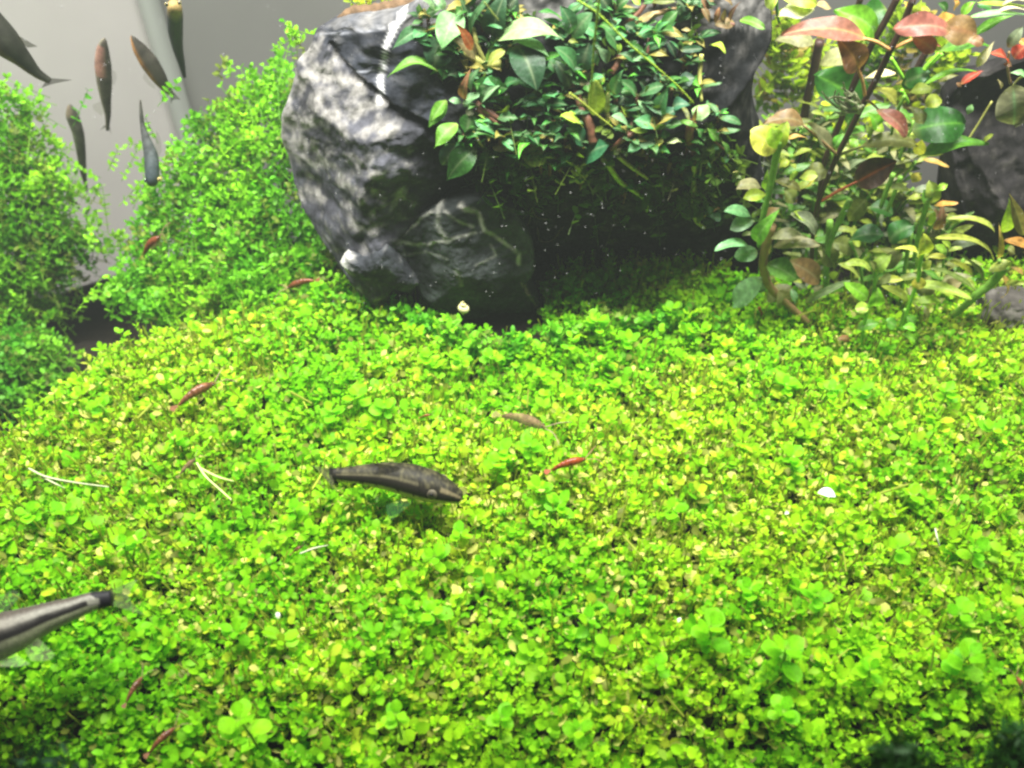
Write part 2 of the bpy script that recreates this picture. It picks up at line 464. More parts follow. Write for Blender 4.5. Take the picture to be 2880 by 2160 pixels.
rock('grey_stone', 'small brownish grey stone at the right edge behind the carpet', [(2095, 690), (2120, 655), (2180, 640), (2260, 645), (2300, 700), (2240, 735), (2150, 728)], (2190, 690),
     21.0, 0.6, 1.0, NA=120, NR=40, amp=0.15, nscale=1.0, seed=15.0, base=(0.06, 0.055, 0.048), pale=(0.2, 0.185, 0.165), palefn=lambda x, y, n, n2: 0.15 + n)

# ------------------------------------------------------------------ single leaves
CK = {'dark': (0.028, 0.085, 0.035), 'mid': (0.07, 0.21, 0.065), 'teal': (0.05, 0.19, 0.085), 'pale': (0.24, 0.46, 0.20), 'palebright': (0.34, 0.62, 0.22),
      'lime': (0.38, 0.62, 0.05), 'limeold': (0.40, 0.50, 0.07), 'red': (0.50, 0.13, 0.05), 'pink': (0.34, 0.145, 0.10), 'brownred': (0.30, 0.14, 0.06),
      'brown': (0.26, 0.17, 0.07), 'yellow': (0.62, 0.62, 0.08), 'orange': (0.74, 0.43, 0.10), 'olive': (0.20, 0.23, 0.05), 'dkgreen': (0.035, 0.15, 0.02),
      'green': (0.13, 0.36, 0.035), 'brightgreen': (0.22, 0.55, 0.03), 'maroon': (0.075, 0.04, 0.028), 'greygreen': (0.20, 0.26, 0.13), 'paleyellow': (0.75, 0.76, 0.40),
      'tan': (0.45, 0.36, 0.16), 'khaki': (0.36, 0.35, 0.16), 'yellowgreen': (0.42, 0.55, 0.05), 'redbrown': (0.15, 0.065, 0.035), 'salmon': (0.38, 0.15, 0.092),
      'stemgreen': (0.16, 0.34, 0.04), 'stemdark': (0.045, 0.022, 0.016), 'ystem': (0.38, 0.38, 0.10), 'ostem': (0.55, 0.30, 0.10), 'scarlet': (0.55, 0.07, 0.04)}
PROF = {'oval': lambda u: math.sin(math.pi * u ** 0.92) ** 0.75, 'obov': lambda u: math.sin(math.pi * u ** 1.35) ** 0.75, 'lance': lambda u: math.sin(math.pi * u ** 0.72) ** 1.05,
        'strap': lambda u: math.sin(math.pi * u) ** 0.42, 'round': lambda u: math.sin(math.pi * u) ** 0.55, 'folded': lambda u: math.sin(math.pi * u ** 1.2) ** 0.5}
VS7 = np.array([-1, -0.62, -0.27, 0, 0.27, 0.62, 1.0])
VS13 = np.array([-1, -0.84, -0.66, -0.48, -0.3, -0.12, 0, 0.12, 0.3, 0.48, 0.66, 0.84, 1.0])
def leaf_mesh(name, L, Wd, shape='oval', arch=0.08, fold=0.15, wave=0.05, col=(0.1, 0.3, 0.05), rib=None, pet=None, pf=0.0, rows=15, curl=0.0, chew=0.0, spot=0.25):
    fine = rows == 15 and L > 0.9
    VS = VS13 if fine else VS7
    if fine: rows = 41
    nv = len(VS); verts = []; cols = []
    pr = PROF[shape]; ph = random.uniform(0, 6.28); sd = random.uniform(0, 90)
    rib = rib or lerp(col, (0.55, 0.62, 0.35), 0.28)
    pet = pet or lerp(col, (0.4, 0.42, 0.12), 0.4)
    for i in range(rows):
        u = i / (rows - 1)
        if u < pf:
            hw = 0.055 * Wd + 0.02 * L * 0.2
        else:
            uu = (u - pf) / (1 - pf)
            uu = min(max(uu, 0.0), 1.0)
            hw = max(0.5 * Wd * pr(uu) if 0 < uu < 1 else 0.0, 0.012 * Wd if u > 0.5 else 0.055 * Wd)
        for v in VS:
            e = 1.0
            if chew and abs(v) == 1 and u > 0.4:
                e = 1 - chew * max(0, noise.noise(Vector((u * 9 + sd, v * 3, 0))) * 2.2)
            x = u * L
            y = v * hw * e
            z = L * arch * 4 * u * (1 - u) + abs(v) * hw * fold + wave * Wd * math.sin(u * 9 + ph + (1.6 if v > 0 else 0)) * abs(v) ** 1.5 * (0.3 + u) - curl * L * u ** 3
            verts.append((x * (1 - 0.25 * abs(arch)), y, z))
            k = 1 + spot * noise.noise(Vector((u * 5 + sd, v * 2.5, sd))) + 0.09 * math.sin(u * 34 + abs(v) * 5)
            if fine:
                vn = max(0.0, math.cos(6.283 * (u * 8 - abs(v) * 1.15))) ** 8 * min(1, abs(v) * 4) * (1 - abs(v)) ** 0.3
                k = k * (1 + 0.10 * noise.noise(Vector((u * 22 + sd, v * 9, sd)))) - 0.26 * vn
                z += -0.012 * Wd * vn
                verts[-1] = (verts[-1][0], verts[-1][1], z)
            c = tuple(max(0.004, q * k) for q in col)
            if v == 0: c = lerp(c, rib, 0.7)
            elif abs(v) < 0.3: c = lerp(c, rib, 0.12)
            if u < pf + 0.16: c = lerp(pet, c, max(0, (u - pf) / 0.16) if u > pf else 0)
            cols.append(c)
    F = []
    for i in range(rows - 1):
        for j in range(nv - 1):
            a = i * nv + j
            F.append((a, a + 1, a + nv + 1, a + nv))
    return new_mesh(name, verts, F, cols)
def basis(b, t, roll=0.0, upw=0.55):
    X = (t - b).normalized()
    n = (CAM - b).normalized() * (1 - upw) + Vector((0, 0, 1)) * upw
    Z = (n - X * n.dot(X))
    if Z.length < 1e-4: Z = Vector((0, -1, 0.3))
    Z.normalize()
    Z = Matrix.Rotation(roll, 3, X) @ Z
    Yv = Z.cross(X)
    M = Matrix((X, Yv, Z)).transposed().to_4x4()
    return M
def place_leaf(name, parent, b, t, Wd, col, mat, shape, roll, upw=0.55, **kw):
    L = (t - b).length
    me = leaf_mesh(name, L, Wd, shape, col=col, **kw)
    o = obj(name, me, mat, parent)
    o.matrix_local = Matrix.Translation(b - parent.location) @ basis(b, t, roll, upw)
    return o
def plant(name, label, fr, base, Y, leaves=(), stems=(), cat='plant', group=None, mat=None, shape='obov', jit=0.12, near=None, sides=9):
    """leaves: (bx,by,tx,ty,width,colour[,opts]) and stems: (points,width,colour[,dY]) in photo-zoom pixels, at depth Y; 'rock' = on the rock's face"""
    mat = mat or M_LEAF
    on = Y == 'rock'
    if on: Y = rockY(fr, base[0], base[1])
    bp = atY(fr, base[0], base[1], Y)
    t = thing(name, label, cat, bp, group)
    for s in stems:
        pts, w, ck = s[:3]; dy = s[3] if len(s) > 3 else 0.0
        P3 = [atY(fr, x, y, (rockY(fr, x, y, 0.22, Y) if on else Y) + dy) for x, y in pts]
        r = 0.5 * cm(fr, w, P3[0])
        me = tube_mesh('stem', [tuple(p - bp) for p in P3], [r * 1.05, r, r * 0.8], CK[ck], sides=sides, bead=0.05, vary=0.35)
        obj('stem', me, M_STEM, t)
    for l in leaves:
        bx, by, tx, ty, w, ck = l[:6]; o = dict(l[6]) if len(l) > 6 else {}
        dy0 = o.pop('y', random.uniform(-0.15, 0.05)); dy1 = o.pop('ty', None)
        b = atY(fr, bx, by, Y + dy0)
        if on:
            b = atY(fr, bx, by, min(rockY(fr, bx, by, 0.2, Y), Y + 0.6) + min(0.15, dy0))
        L0 = (atY(fr, tx, ty, b.y) - b).length
        if on and dy1 is None:
            dy1 = min(rockY(fr, tx, ty, 0.15, b.y), b.y + 0.1) - b.y - random.uniform(0.15, 0.6) * L0
            dy1 = max(dy1, -0.9 * L0)
        tpt = atY(fr, tx, ty, b.y + (dy1 if dy1 is not None else random.uniform(-0.45, 0.1) * L0))
        Wd = cm(fr, w, b) * (1.05 if on else 0.94)
        opts = dict(shape=o.pop('s', shape), roll=o.pop('roll', random.uniform(-0.3, 0.3)), upw=o.pop('up', 0.5))
        o.setdefault('arch', random.uniform(0.02, 0.2)); o.setdefault('fold', random.uniform(0.02, 0.35)); o.setdefault('wave', random.uniform(0.04, 0.12)); o.setdefault('curl', random.uniform(-0.05, 0.2))
        if 'pet' in o: o['pet'] = CK[o['pet']]
        if 'rib' in o: o['rib'] = CK[o['rib']]
        dk = 0.74 if on else 0.82
        c = tuple(max(0.004, q * dk * random.uniform(1 - jit, 1 + jit)) for q in CK[ck])
        lab = o.pop('label', None)
        lf = place_leaf('leaf', t, b, tpt, Wd, c, mat, opts['shape'], opts['roll'], opts['upw'], **o)
        if lab: lf['label'] = lab
    return t

# ------------------------------------------------------------------ plants growing on the big rock
B_ = dict(mat=M_BUCE, cat='plant')
GB = 'leafy plants growing on the big rock'
def rp(label, fr, base, leaves, stems=(), Y='rock', **k):
    return plant('rock_plant', label, fr, base, Y, leaves, stems, group=GB, mat=M_BUCE, **k)
rp('largest rock plant with long glossy leaves and an orange-red new leaf', 'A', (1080, 850),
   [(1200, 560, 2200, 570, 350, 'palebright', dict(s='lance', arch=0.24, up=0.75, roll=0.1, fold=0.1)), (690, 150, 440, 660, 380, 'pale', dict(s='oval', arch=0.1, up=0.6, roll=0)),
    (480, 500, 330, 970, 420, 'dark', dict(s='oval', up=0.1, roll=0)), (850, 480, 1080, -60, 95, 'mid', dict(s='strap')), (860, 300, 680, -60, 120, 'mid', dict(s='strap')),
    (790, 450, 690, 190, 70, 'dark', dict(s='lance')), (360, 130, 160, -50, 120, 'pale', dict(s='strap')), (500, 120, 340, -50, 130, 'pale', dict(s='strap')),
    (880, 690, 650, 320, 160, 'red', dict(s='lance', up=0.3, label='orange-red new leaf still rolled', y=-0.35)), (930, 800, 560, 500, 210, 'brown', dict(s='lance', up=0.3)),
    (1430, 560, 1970, 820, 220, 'pale', dict(s='lance', arch=0.15, up=0.7)), (1480, 620, 1780, 1280, 460, 'dark', dict(s='oval', up=0.1)), (1090, 890, 1290, 680, 160, 'limeold', dict(s='folded', y=-0.3)),
    (250, 410, -260, 700, 190, 'mid', dict(s='lance')), (420, 990, -330, 960, 200, 'green', dict(s='lance', up=0.7)), (1150, 520, 1290, -50, 330, 'dark', dict(s='oval', y=0.3, up=0.2)),
    (1330, 180, 1500, -60, 300, 'dark', dict(s='oval', y=0.3, up=0.2)), (560, 640, 480, 1080, 300, 'dkgreen', dict(s='oval', y=0.2, up=0.2)), (960, 900, 760, 1130, 260, 'dkgreen', dict(s='oval', y=0.2, up=0.1))],
   [([(1280, 870), (1060, 880), (860, 780), (690, 690)], 130, 'ystem'), ([(1065, 870), (1130, 680), (1230, 530)], 70, 'stemgreen'), ([(1040, 840), (950, 640), (890, 380)], 70, 'ystem')])
rp('small red-shooted plant right below the largest rock plant', 'A', (800, 1370),
   [(765, 1370, 825, 960, 130, 'brownred', dict(s='lance')), (850, 1250, 960, 920, 150, 'mid', dict(s='lance')), (740, 1430, 975, 1290, 150, 'pale', dict(s='folded', up=0.7)), (730, 1420, 555, 1370, 90, 'pale', {}),
    (1000, 1420, 1270, 1160, 140, 'pale', dict(s='lance', fold=0.4)), (880, 1180, 1390, 1220, 260, 'dkgreen', dict(s='oval', up=0.2)), (500, 1390, 300, 1690, 170, 'green', dict(s='lance')),
    (960, 1590, 1080, 1620, 70, 'lime', {}), (1210, 1620, 1490, 1640, 110, 'mid', dict(chew=0.5)), (870, 1480, 820, 1600, 120, 'greygreen', {})],
   [([(920, 1440), (1120, 1560), (1330, 1680)], 110, 'redbrown')])
rp('plant with wide leaves drooping off the left of the rock face', 'C', (640, 330),
   [(500, 360, 260, 635, 190, 'green', dict(s='lance', up=0.6)), (390, 120, 205, 400, 150, 'green', dict(s='lance', up=0.3)), (640, 250, 600, 460, 190, 'dkgreen', dict(s='oval', up=0.2)),
    (700, 610, 365, 965, 260, 'dkgreen', dict(s='lance', up=0.35)), (800, 620, 815, 845, 180, 'dkgreen', dict(s='oval', up=0.2)), (740, 420, 870, 420, 60, 'lime', dict(chew=0.7)), (500, 560, 340, 800, 220, 'dark', dict(s='oval', up=0.1))],
   [([(700, 200), (800, 270), (960, 380)], 70, 'redbrown'), ([(620, 340), (700, 500), (780, 620)], 30, 'ystem')])
rp('creeping runner ending in one round translucent yellow-green leaf', 'C', (1100, 640),
   [(1180, 690, 1445, 700, 225, 'limeold', dict(s='round', up=0.1, roll=0, arch=0.03, label='round see-through yellow-green leaf', rib='dkgreen', chew=0.25)), (870, 600, 1020, 625, 90, 'tan', dict(s='strap')),
    (910, 310, 1125, 295, 105, 'mid', dict(chew=0.5)), (1000, 560, 1090, 600, 90, 'green', {})],
   [([(1010, 560), (1040, 620), (1190, 680), (1430, 700), (1600, 730)], 38, 'limeold')])
rp('open rosette of blue-green leaves hanging low on the rock', 'C', (1780, 930),
   [(1690, 800, 1535, 580, 150, 'mid', dict(s='obov', chew=0.5)), (1820, 780, 2090, 570, 230, 'teal', dict(s='obov', fold=0.05, arch=0.16)), (1800, 580, 1650, 390, 190, 'teal', dict(s='folded')), (1780, 760, 1785, 540, 110, 'mid', dict(s='lance')),
    (1810, 400, 1605, 250, 170, 'lime', dict(chew=0.6, s='folded', label='torn lime leaf', up=0.7)), (1720, 640, 1640, 480, 130, 'dkgreen', dict(y=0.2))],
   [([(1775, 940), (1770, 850), (1765, 770)], 120, 'ystem'), ([(1790, 930), (1850, 870)], 60, 'ystem'), ([(1760, 930), (1690, 830)], 50, 'ystem'), ([(1910, 560), (1880, 390), (1800, 230), (1730, 20)], 95, 'redbrown')])
rp('pair of rounded dark leaves beside the upright algae thread', 'B', (220, 900),
   [(215, 400, 375, 150, 190, 'mid', dict(s='obov')), (195, 350, 115, 60, 170, 'mid', dict(s='obov')), (235, 800, 100, 480, 190, 'mid', dict(s='obov')), (320, 770, 370, 470, 210, 'dark', dict(s='obov', up=0.6)),
    (190, 910, 70, 640, 150, 'dark', {}), (180, 430, 290, 430, 60, 'limeold', dict(s='lance')), (60, 760, -10, 620, 130, 'mid', {})],
   [([(260, 1000), (235, 920), (220, 820)], 60, 'redbrown'), ([(280, 420), (440, 385)], 18, 'greygreen')])
rp('upright plant with one pale spoon leaf right of the algae thread', 'B', (680, 700),
   [(715, 560, 615, 305, 150, 'mid', dict(s='obov')), (740, 625, 975, 590, 85, 'pale', dict(s='strap', up=0.7)), (600, 640, 470, 480, 110, 'pale', dict(s='lance')), (700, 560, 705, 440, 60, 'lime', {}), (520, 560, 600, 640, 60, 'limeold', {}),
    (480, 680, 460, 560, 60, 'pale', {})],
   [([(630, 760), (680, 680), (720, 545)], 70, 'redbrown')])
rp('small dim plant in the shade near the top of the rock', 'B', (1000, 500),
   [(1000, 440, 1185, 350, 95, 'mid', {}), (1060, 495, 1195, 570, 95, 'olive', {}), (980, 430, 895, 330, 60, 'olive', {}), (1290, 600, 1210, 420, 70, 'dark', {}), (1310, 890, 1490, 790, 160, 'dark', {}), (1340, 520, 1575, 505, 75, 'dark', dict(s='strap')),
    (1200, 820, 1300, 870, 80, 'dkgreen', {}), (800, 430, 910, 500, 80, 'dkgreen', {}), (1150, 850, 1060, 760, 100, 'dark', {})],
   [([(1010, 380), (1000, 520), (980, 620)], 40, 'redbrown'), ([(1560, 560), (1540, 800), (1560, 1050)], 45, 'ystem')])
rp('spray of spread leaves on a red stem in the middle of the rock', 'B', (880, 1100),
   [(900, 1000, 1145, 865, 140, 'mid', dict(s='obov')), (885, 990, 715, 815, 140, 'mid', dict(s='lance')), (650, 970, 740, 725, 150, 'mid', dict(s='lance')), (860, 970, 715, 960, 120, 'dkgreen', {}), (780, 830, 890, 830, 80, 'mid', {}),
    (900, 1040, 1045, 1195, 115, 'pale', dict(chew=0.5)), (720, 1100, 825, 1215, 95, 'lime', {}), (700, 1095, 610, 1160, 90, 'mid', {}), (790, 1375, 610, 1195, 130, 'pale', dict(s='obov', up=0.7)), (830, 900, 760, 1010, 120, 'dark', {}), (1000, 930, 930, 840, 120, 'dark', {}),
    (770, 1010, 700, 1080, 110, 'dark', {})],
   [([(895, 1010), (870, 1160), (840, 1300), (740, 1450), (620, 1550)], 55, 'redbrown')])
rp('yellowing upright leaves beside the foot of the algae thread', 'B', (480, 1200),
   [(470, 1190, 460, 860, 170, 'limeold', dict(s='strap', up=0.3)), (560, 1180, 600, 950, 90, 'olive', dict(s='lance')), (490, 900, 540, 770, 90, 'limeold', {}), (430, 1180, 350, 1020, 80, 'olive', {}), (560, 1000, 620, 960, 80, 'lime', {})],
   [([(590, 1280), (580, 1080), (600, 960)], 50, 'ystem')])
rp('dense rosette of ribbed blue-green leaves right of the red stem', 'B', (1130, 1290),
   [(1140, 1260, 1345, 1110, 150, 'teal', dict(s='lance')), (1130, 1190, 1190, 920, 180, 'mid', dict(s='lance')), (1260, 1110, 1440, 1070, 140, 'teal', dict(s='lance', arch=0.2)), (1100, 1230, 1095, 1010, 95, 'dark', {}), (1020, 1340, 1085, 1250, 60, 'limeold', {}),
    (820, 1350, 1010, 1365, 70, 'lime', {}), (850, 1450, 1090, 1490, 160, 'mid', dict(s='obov')), (1050, 1490, 1175, 1475, 120, 'limeold', dict(s='round', label='lime leaf with a small hole')), (1090, 1555, 1185, 1575, 55, 'lime', {}), (1130, 960, 1110, 1010, 60, 'lime', {}),
    (1270, 990, 1330, 1000, 50, 'lime', {}), (1170, 1330, 1190, 1450, 90, 'dkgreen', {})],
   [([(650, 1530), (750, 1440), (870, 1370), (1050, 1250)], 55, 'redbrown')])
rp('plant with a folded bright leaf at the right end of the rock clump', 'B', (1450, 1350),
   [(1530, 1090, 1570, 1250, 180, 'palebright', dict(s='folded', up=0.7, arch=0.2)), (1630, 1070, 1750, 1240, 65, 'mid', dict(s='lance')), (1750, 1220, 1985, 1290, 75, 'mid', dict(s='strap', arch=0.2)), (1350, 1090, 1440, 1230, 50, 'olive', dict(s='strap')),
    (1620, 1330, 1730, 1460, 95, 'green', {}), (1310, 1250, 1530, 1310, 55, 'green', {}), (1385, 1490, 1575, 1485, 140, 'mid', dict(s='round', up=0.2, fold=0.6)), (1200, 1490, 1360, 1470, 75, 'paleyellow', dict(s='oval', up=0.8)), (1480, 1250, 1520, 1080, 40, 'brownred', dict(s='lance')),
    (1600, 1080, 1640, 1070, 60, 'mid', {}), (1500, 1330, 1560, 1430, 90, 'dkgreen', {})],
   [([(1470, 1250), (1430, 1400), (1470, 1560), (1480, 1680)], 90, 'redbrown'), ([(1650, 1380), (1700, 1470), (1800, 1560)], 30, 'redbrown')])
rp('tangle of tiny round leaves at the lower right corner of the rock', 'E', (480, 950),
   [(995, 900, 835, 700, 150, 'green', {}), (670, 850, 840, 810, 95, 'mid', {}), (1000, 1010, 850, 850, 60, 'mid', dict(s='lance')), (350, 980, 480, 740, 190, 'dkgreen', dict(s='round')), (480, 1110, 600, 950, 130, 'dkgreen', dict(s='round')),
    (945, 1110, 1085, 1110, 90, 'palebright', dict(up=0.8)), (715, 1080, 770, 1190, 65, 'pale', {}), (580, 1180, 715, 1170, 65, 'olive', {}), (540, 640, 570, 800, 120, 'green', {}), (780, 960, 860, 1040, 110, 'limeold', {}), (880, 1080, 910, 1180, 60, 'pale', {}),
    (700, 1010, 760, 1060, 70, 'limeold', {}), (640, 800, 710, 690, 40, 'tan', dict(s='lance')), (720, 540, 790, 780, 90, 'green', dict(s='lance')), (100, 1000, 240, 1180, 200, 'dark', dict(s='round')), (60, 830, 190, 930, 140, 'dkgreen', dict(s='round')),
    (420, 560, 520, 640, 100, 'dark', {}), (480, 1280, 560, 1250, 50, 'limeold', {}), (250, 1080, 180, 1240, 130, 'dkgreen', {})],
   [([(290, 880), (290, 1050), (280, 1250), (290, 1660)], 85, 'ystem'), ([(600, 1100), (760, 1050), (1000, 1000)], 25, 'ystem'), ([(480, 960), (600, 820), (720, 690)], 20, 'ystem')], jit=0.2)
rp('bare knobbly green runner pointing down across the dark rock', 'D', (430, 800), [(330, 1040, 480, 1000, 60, 'pale', dict(chew=0.6)), (280, 700, 380, 690, 60, 'lime', {})],
   [([(350, 710), (440, 840), (540, 970), (680, 1060), (790, 1150), (810, 1260)], 55, 'limeold')])
rp('short knobbly runner stub among the lower rock plants', 'D', (640, 800), [(470, 690, 510, 620, 60, 'paleyellow', {}), (560, 640, 600, 700, 50, 'limeold', {})],
   [([(500, 690), (620, 790), (720, 860), (815, 930)], 42, 'ystem')])
rp('hanging yellow stem with a tiny dark green tip leaf, low on the rock', 'D', (1290, 1250), [(1390, 1270, 1510, 1320, 80, 'mid', {}), (1470, 1330, 1580, 1340, 95, 'mid', {}), (1440, 1210, 1480, 1300, 60, 'mid', {})],
   [([(1300, 1000), (1290, 1180), (1300, 1320), (1340, 1390), (1410, 1440)], 52, 'ystem'), ([(1340, 1360), (1450, 1290), (1610, 1205)], 20, 'ostem')])
rp('brown curling dead leaves at the top right of the rock', 'B', (1760, 230),
   [(1640, 240, 1580, 60, 70, 'brown', dict(curl=0.3)), (1780, 230, 1830, 40, 60, 'brown', dict(s='lance', curl=-0.2)), (1860, 220, 1960, 10, 55, 'redbrown', dict(s='lance')), (1700, 240, 1740, 90, 60, 'brownred', {}), (1620, 120, 1560, -20, 60, 'brownred', {}),
    (1900, 240, 1700, 250, 120, 'brown', dict(s='oval', up=0.2)), (1960, 205, 2215, 275, 95, 'green', dict(s='strap', label='single green leaf reaching right')), (1690, 20, 1600, -30, 80, 'brown', {}), (1880, 60, 1800, -40, 60, 'brown', {})],
   [([(1760, 260), (1830, 250), (1900, 260)], 60, 'redbrown')])
rp('shaded broad leaves along the upper edge of the rock', 'B', (1150, 120),
   [(820, -30, 930, 55, 80, 'lime', {}), (1300, 40, 1540, 10, 140, 'mid', {}), (1030, 30, 1300, 15, 70, 'olive', {}), (690, 100, 800, -20, 130, 'dkgreen', {}), (600, 160, 540, -30, 150, 'dark', {}), (1430, 120, 1300, -10, 150, 'dark', {}), (330, 30, 480, -30, 110, 'dark', {}),
    (860, 260, 1130, 100, 80, 'tan', dict(s='lance')), (1350, 310, 1450, 310, 40, 'tan', {}), (900, 330, 760, 260, 120, 'dark', {}), (1640, 470, 1820, 525, 90, 'yellowgreen', dict(up=0.7, label='bright yellow-green leaf alone on dark rock'))],
   [([(1300, 100), (1080, 150), (880, 260)], 55, 'brown'), ([(700, 300), (860, 180), (980, 40)], 60, 'redbrown')])
# small look-alikes filling the clump
pool = [leaf_mesh('small_leaf', 1.0, random.uniform(0.32, 0.46), random.choice(['obov', 'lance', 'lance']), arch=random.uniform(0.04, 0.2), fold=random.uniform(0, 0.4), wave=0.12, curl=random.uniform(0, 0.25),
                  col=tuple(q * random.uniform(0.75, 1.2) for q in CK[k]), pf=0.12, rows=10) for k in ('dark', 'mid', 'dkgreen', 'mid', 'green', 'dkgreen', 'dark', 'olive', 'mid', 'dkgreen')]
for m in pool: m.materials.append(M_BUCE)
def rosette(name, label, cat, group, p, n, L, pool, upb=0.75, stemcol=None, h=0.0, mat=None):
    t = thing(name, label, cat, p, group)
    for i in range(n):
        a = i * 2.4 + random.uniform(-0.4, 0.4)
        el = random.uniform(0.1, 0.9)
        d = Vector((math.cos(a) * math.cos(el), -abs(math.sin(a)) * math.cos(el) * 0.9 + 0.15, math.sin(el))).normalized()
        l = L * random.uniform(0.6, 1.15)
        o = obj('leaf', random.choice(pool), None, t)
        b = p + Vector((0, 0, h * i / n))
        o.matrix_local = Matrix.Translation(b - p) @ basis(b, b + d, random.uniform(-0.4, 0.4), 0.7) @ Matrix.Scale(l, 4)
    if stemcol:
        pts = [(0, 0.25, -0.5), (0, 0.1, -0.2), (0, 0, max(h, 0.05))]
        obj('stem', tube_mesh('stem', pts, 0.05, CK[stemcol], sides=7), M_STEM, t)
    return t
fill_poly = np.array([(900, 30), (960, 200), (960, 330), (1080, 370), (1250, 410), (1400, 440), (1560, 440), (1605, 360), (1560, 260), (1520, 150), (1560, 20), (1400, -10), (1000, -10)], float)
k = 0
while k < 150:
    x = random.uniform(900, 1600); y = random.uniform(0, 440)
    if signed_dist(np.array([[x, y]]), fill_poly)[0] < 0: continue
    Y = rockY('F', x, y, 0.12)
    rosette('small_rock_plant', 'tiny dark green rosette wedged between the larger plants on the rock', 'plant', 'tiny rosettes on the rock', atY('F', x, y, Y), random.randint(4, 7), random.uniform(0.35, 0.8), pool, stemcol='redbrown')
    k += 1
# hair-thin roots under the clump
for i, (pts) in enumerate([[(1270, 880), (1290, 1010), (1370, 1150), (1430, 1190)], [(1240, 1000), (1280, 1250), (1330, 1330), (1430, 1355)], [(1330, 1440), (1360, 1570), (1480, 1570), (1600, 1430)], [(1280, 1260), (1220, 1420), (1060, 1500)]]):
    P3 = [tuple(atY('C', x, y, rockY('C', x, y, 0.12))) for x, y in pts]
    o = obj('hanging_root', tube_mesh('hanging_root', P3, 0.022, (0.13, 0.09, 0.04), sides=6), M_STEM)
    tag(o, 'hair-thin brown root trailing over the dark lower rock face', 'root', 'thin roots under the rock plants')
# green thread algae in front of the clump
def thread(label, fr, pts, Y, w=0.035, col=(0.42, 0.66, 0.05)):
    P3 = [tuple(atY(fr, x, y, Y)) for x, y in pts]
    n = 70
    o = obj('algae_thread', tube_mesh('algae_thread', P3, [w * 0.72, w * 0.65, w * 0.45], tuple(q * 0.62 for q in col), n=n, sides=6, bead=0.22, vary=0.3), M_STEM)
    tag(o, label, 'algae')
thread('upright bright green algae thread hanging in front of the rock plants', 'B', [(500, -40), (480, 160), (445, 480), (425, 800), (405, 1080)], 18.6, 0.04)
thread('slanting green algae thread crossing the upright one near the top edge', 'B', [(270, 0), (470, 130), (640, 290), (800, 450), (1000, 620), (1300, 880), (1480, 1070)], 18.7, 0.034)
thread('short yellow-green algae thread leaning over the yellowing leaves', 'B', [(190, 965), (330, 1070), (460, 1180), (640, 1320)], 18.5, 0.04, (0.5, 0.62, 0.07))
thread('short faint algae thread beside the largest rock plant', 'A', [(1040, 30), (1140, 160), (1240, 280)], 18.8, 0.026, (0.36, 0.46, 0.08))

# ------------------------------------------------------------------ stem plants at the right
GS = 'stem plants at the right'
def sp(name, label, fr, base, Y, leaves, stems=(), shape='obov', **k):
    return plant(name, label, fr, base, Y, leaves, stems, group=GS, mat=M_LEAF, shape=shape, **k)
sp('red_stem_plant', 'tall plant with a dark purple stem and big salmon-pink leaves', 'R4', (760, 1530), 21.2,
   [(1120, 268, 585, 165, 200, 'pink', dict(s='oval', up=0.55, roll=0, arch=0.08, rib='ostem', pet='ostem', label='large salmon-pink leaf', y=0, ty=-0.3)),
    (1450, 275, 1640, 330, 30, 'salmon', dict(s='strap', y=-0.1)), (1700, 215, 1350, 165, 190, 'salmon', dict(s='folded', up=0.35, roll=0.1, wave=0.12, fold=0.2, y=-0.2, ty=-0.2)), (1440, 250, 1610, 350, 130, 'salmon', dict(s='folded', y=-0.25, up=0.3)),
    (1640, 190, 1900, 250, 220, 'brown', dict(s='oval', up=0.4, y=0.15, wave=0.1, rib='brownred')), (1590, 170, 1760, 150, 150, 'orange', dict(s='round', up=0.5, y=0.2, spot=0.4)), (1800, 270, 1935, 305, 90, 'brownred', dict(y=0.2)),
    (1065, 480, 950, 275, 215, 'brownred', dict(s='oval', up=0.3, roll=0, rib='ostem', pet='ostem', y=-0.1, ty=-0.1)), (1190, 760, 1420, 945, 125, 'salmon', dict(s='folded', up=0.6, fold=0.3, y=-0.2)),
    (700, 870, 415, 830, 150, 'brown', dict(s='oval', up=0.5, y=0.2)), (1090, 1010, 1510, 990, 140, 'olive', dict(s='oval', up=0.5, y=0.1)), (1040, 1270, 1350, 1110, 215, 'maroon', dict(s='oval', up=0.2, roll=0, rib='red', label='dark maroon leaf with a red midrib')),
    (900, 1050, 690, 850, 130, 'khaki', dict(s='oval', y=0.3))],
   [([(1450, -20), (1370, 180), (1290, 345), (1200, 530), (1110, 700), (1030, 860), (930, 1060), (860, 1220), (815, 1330), (760, 1540), (740, 1900)], 46, 'stemdark'),
    ([(1285, 345), (1190, 290), (1100, 265)], 26, 'ostem', -0.05), ([(1320, 330), (1400, 290), (1470, 262)], 26, 'ostem', -0.05), ([(1112, 660), (1095, 560), (1062, 470)], 24, 'ostem', -0.08),
    ([(1120, 690), (1160, 715), (1210, 760)], 18, 'brown', -0.05), ([(920, 1070), (820, 980), (690, 870)], 22, 'brown', -0.03), ([(935, 1075), (1010, 1040), (1110, 1010)], 22, 'olive', -0.03), ([(812, 1390), (930, 1320), (1060, 1255)], 22, 'red', -0.05)])
sp('dark_stem_plant', 'second dark slanting stem just left of the tall purple one', 'R4', (1150, 330), 22.3,
   [(1180, 250, 900, 60, 200, 'brightgreen', dict(s='oval', up=0.5)), (1260, 60, 1090, 130, 190, 'dkgreen', dict(s='oval', up=0.4, y=0.4))],
   [([(1345, -30), (1250, 150), (1150, 330), (1020, 620), (930, 880), (830, 1130), (780, 1500)], 48, 'stemdark'), ([(1085, -20), (1050, 90), (1015, 190)], 42, 'stemdark', 0.1)])
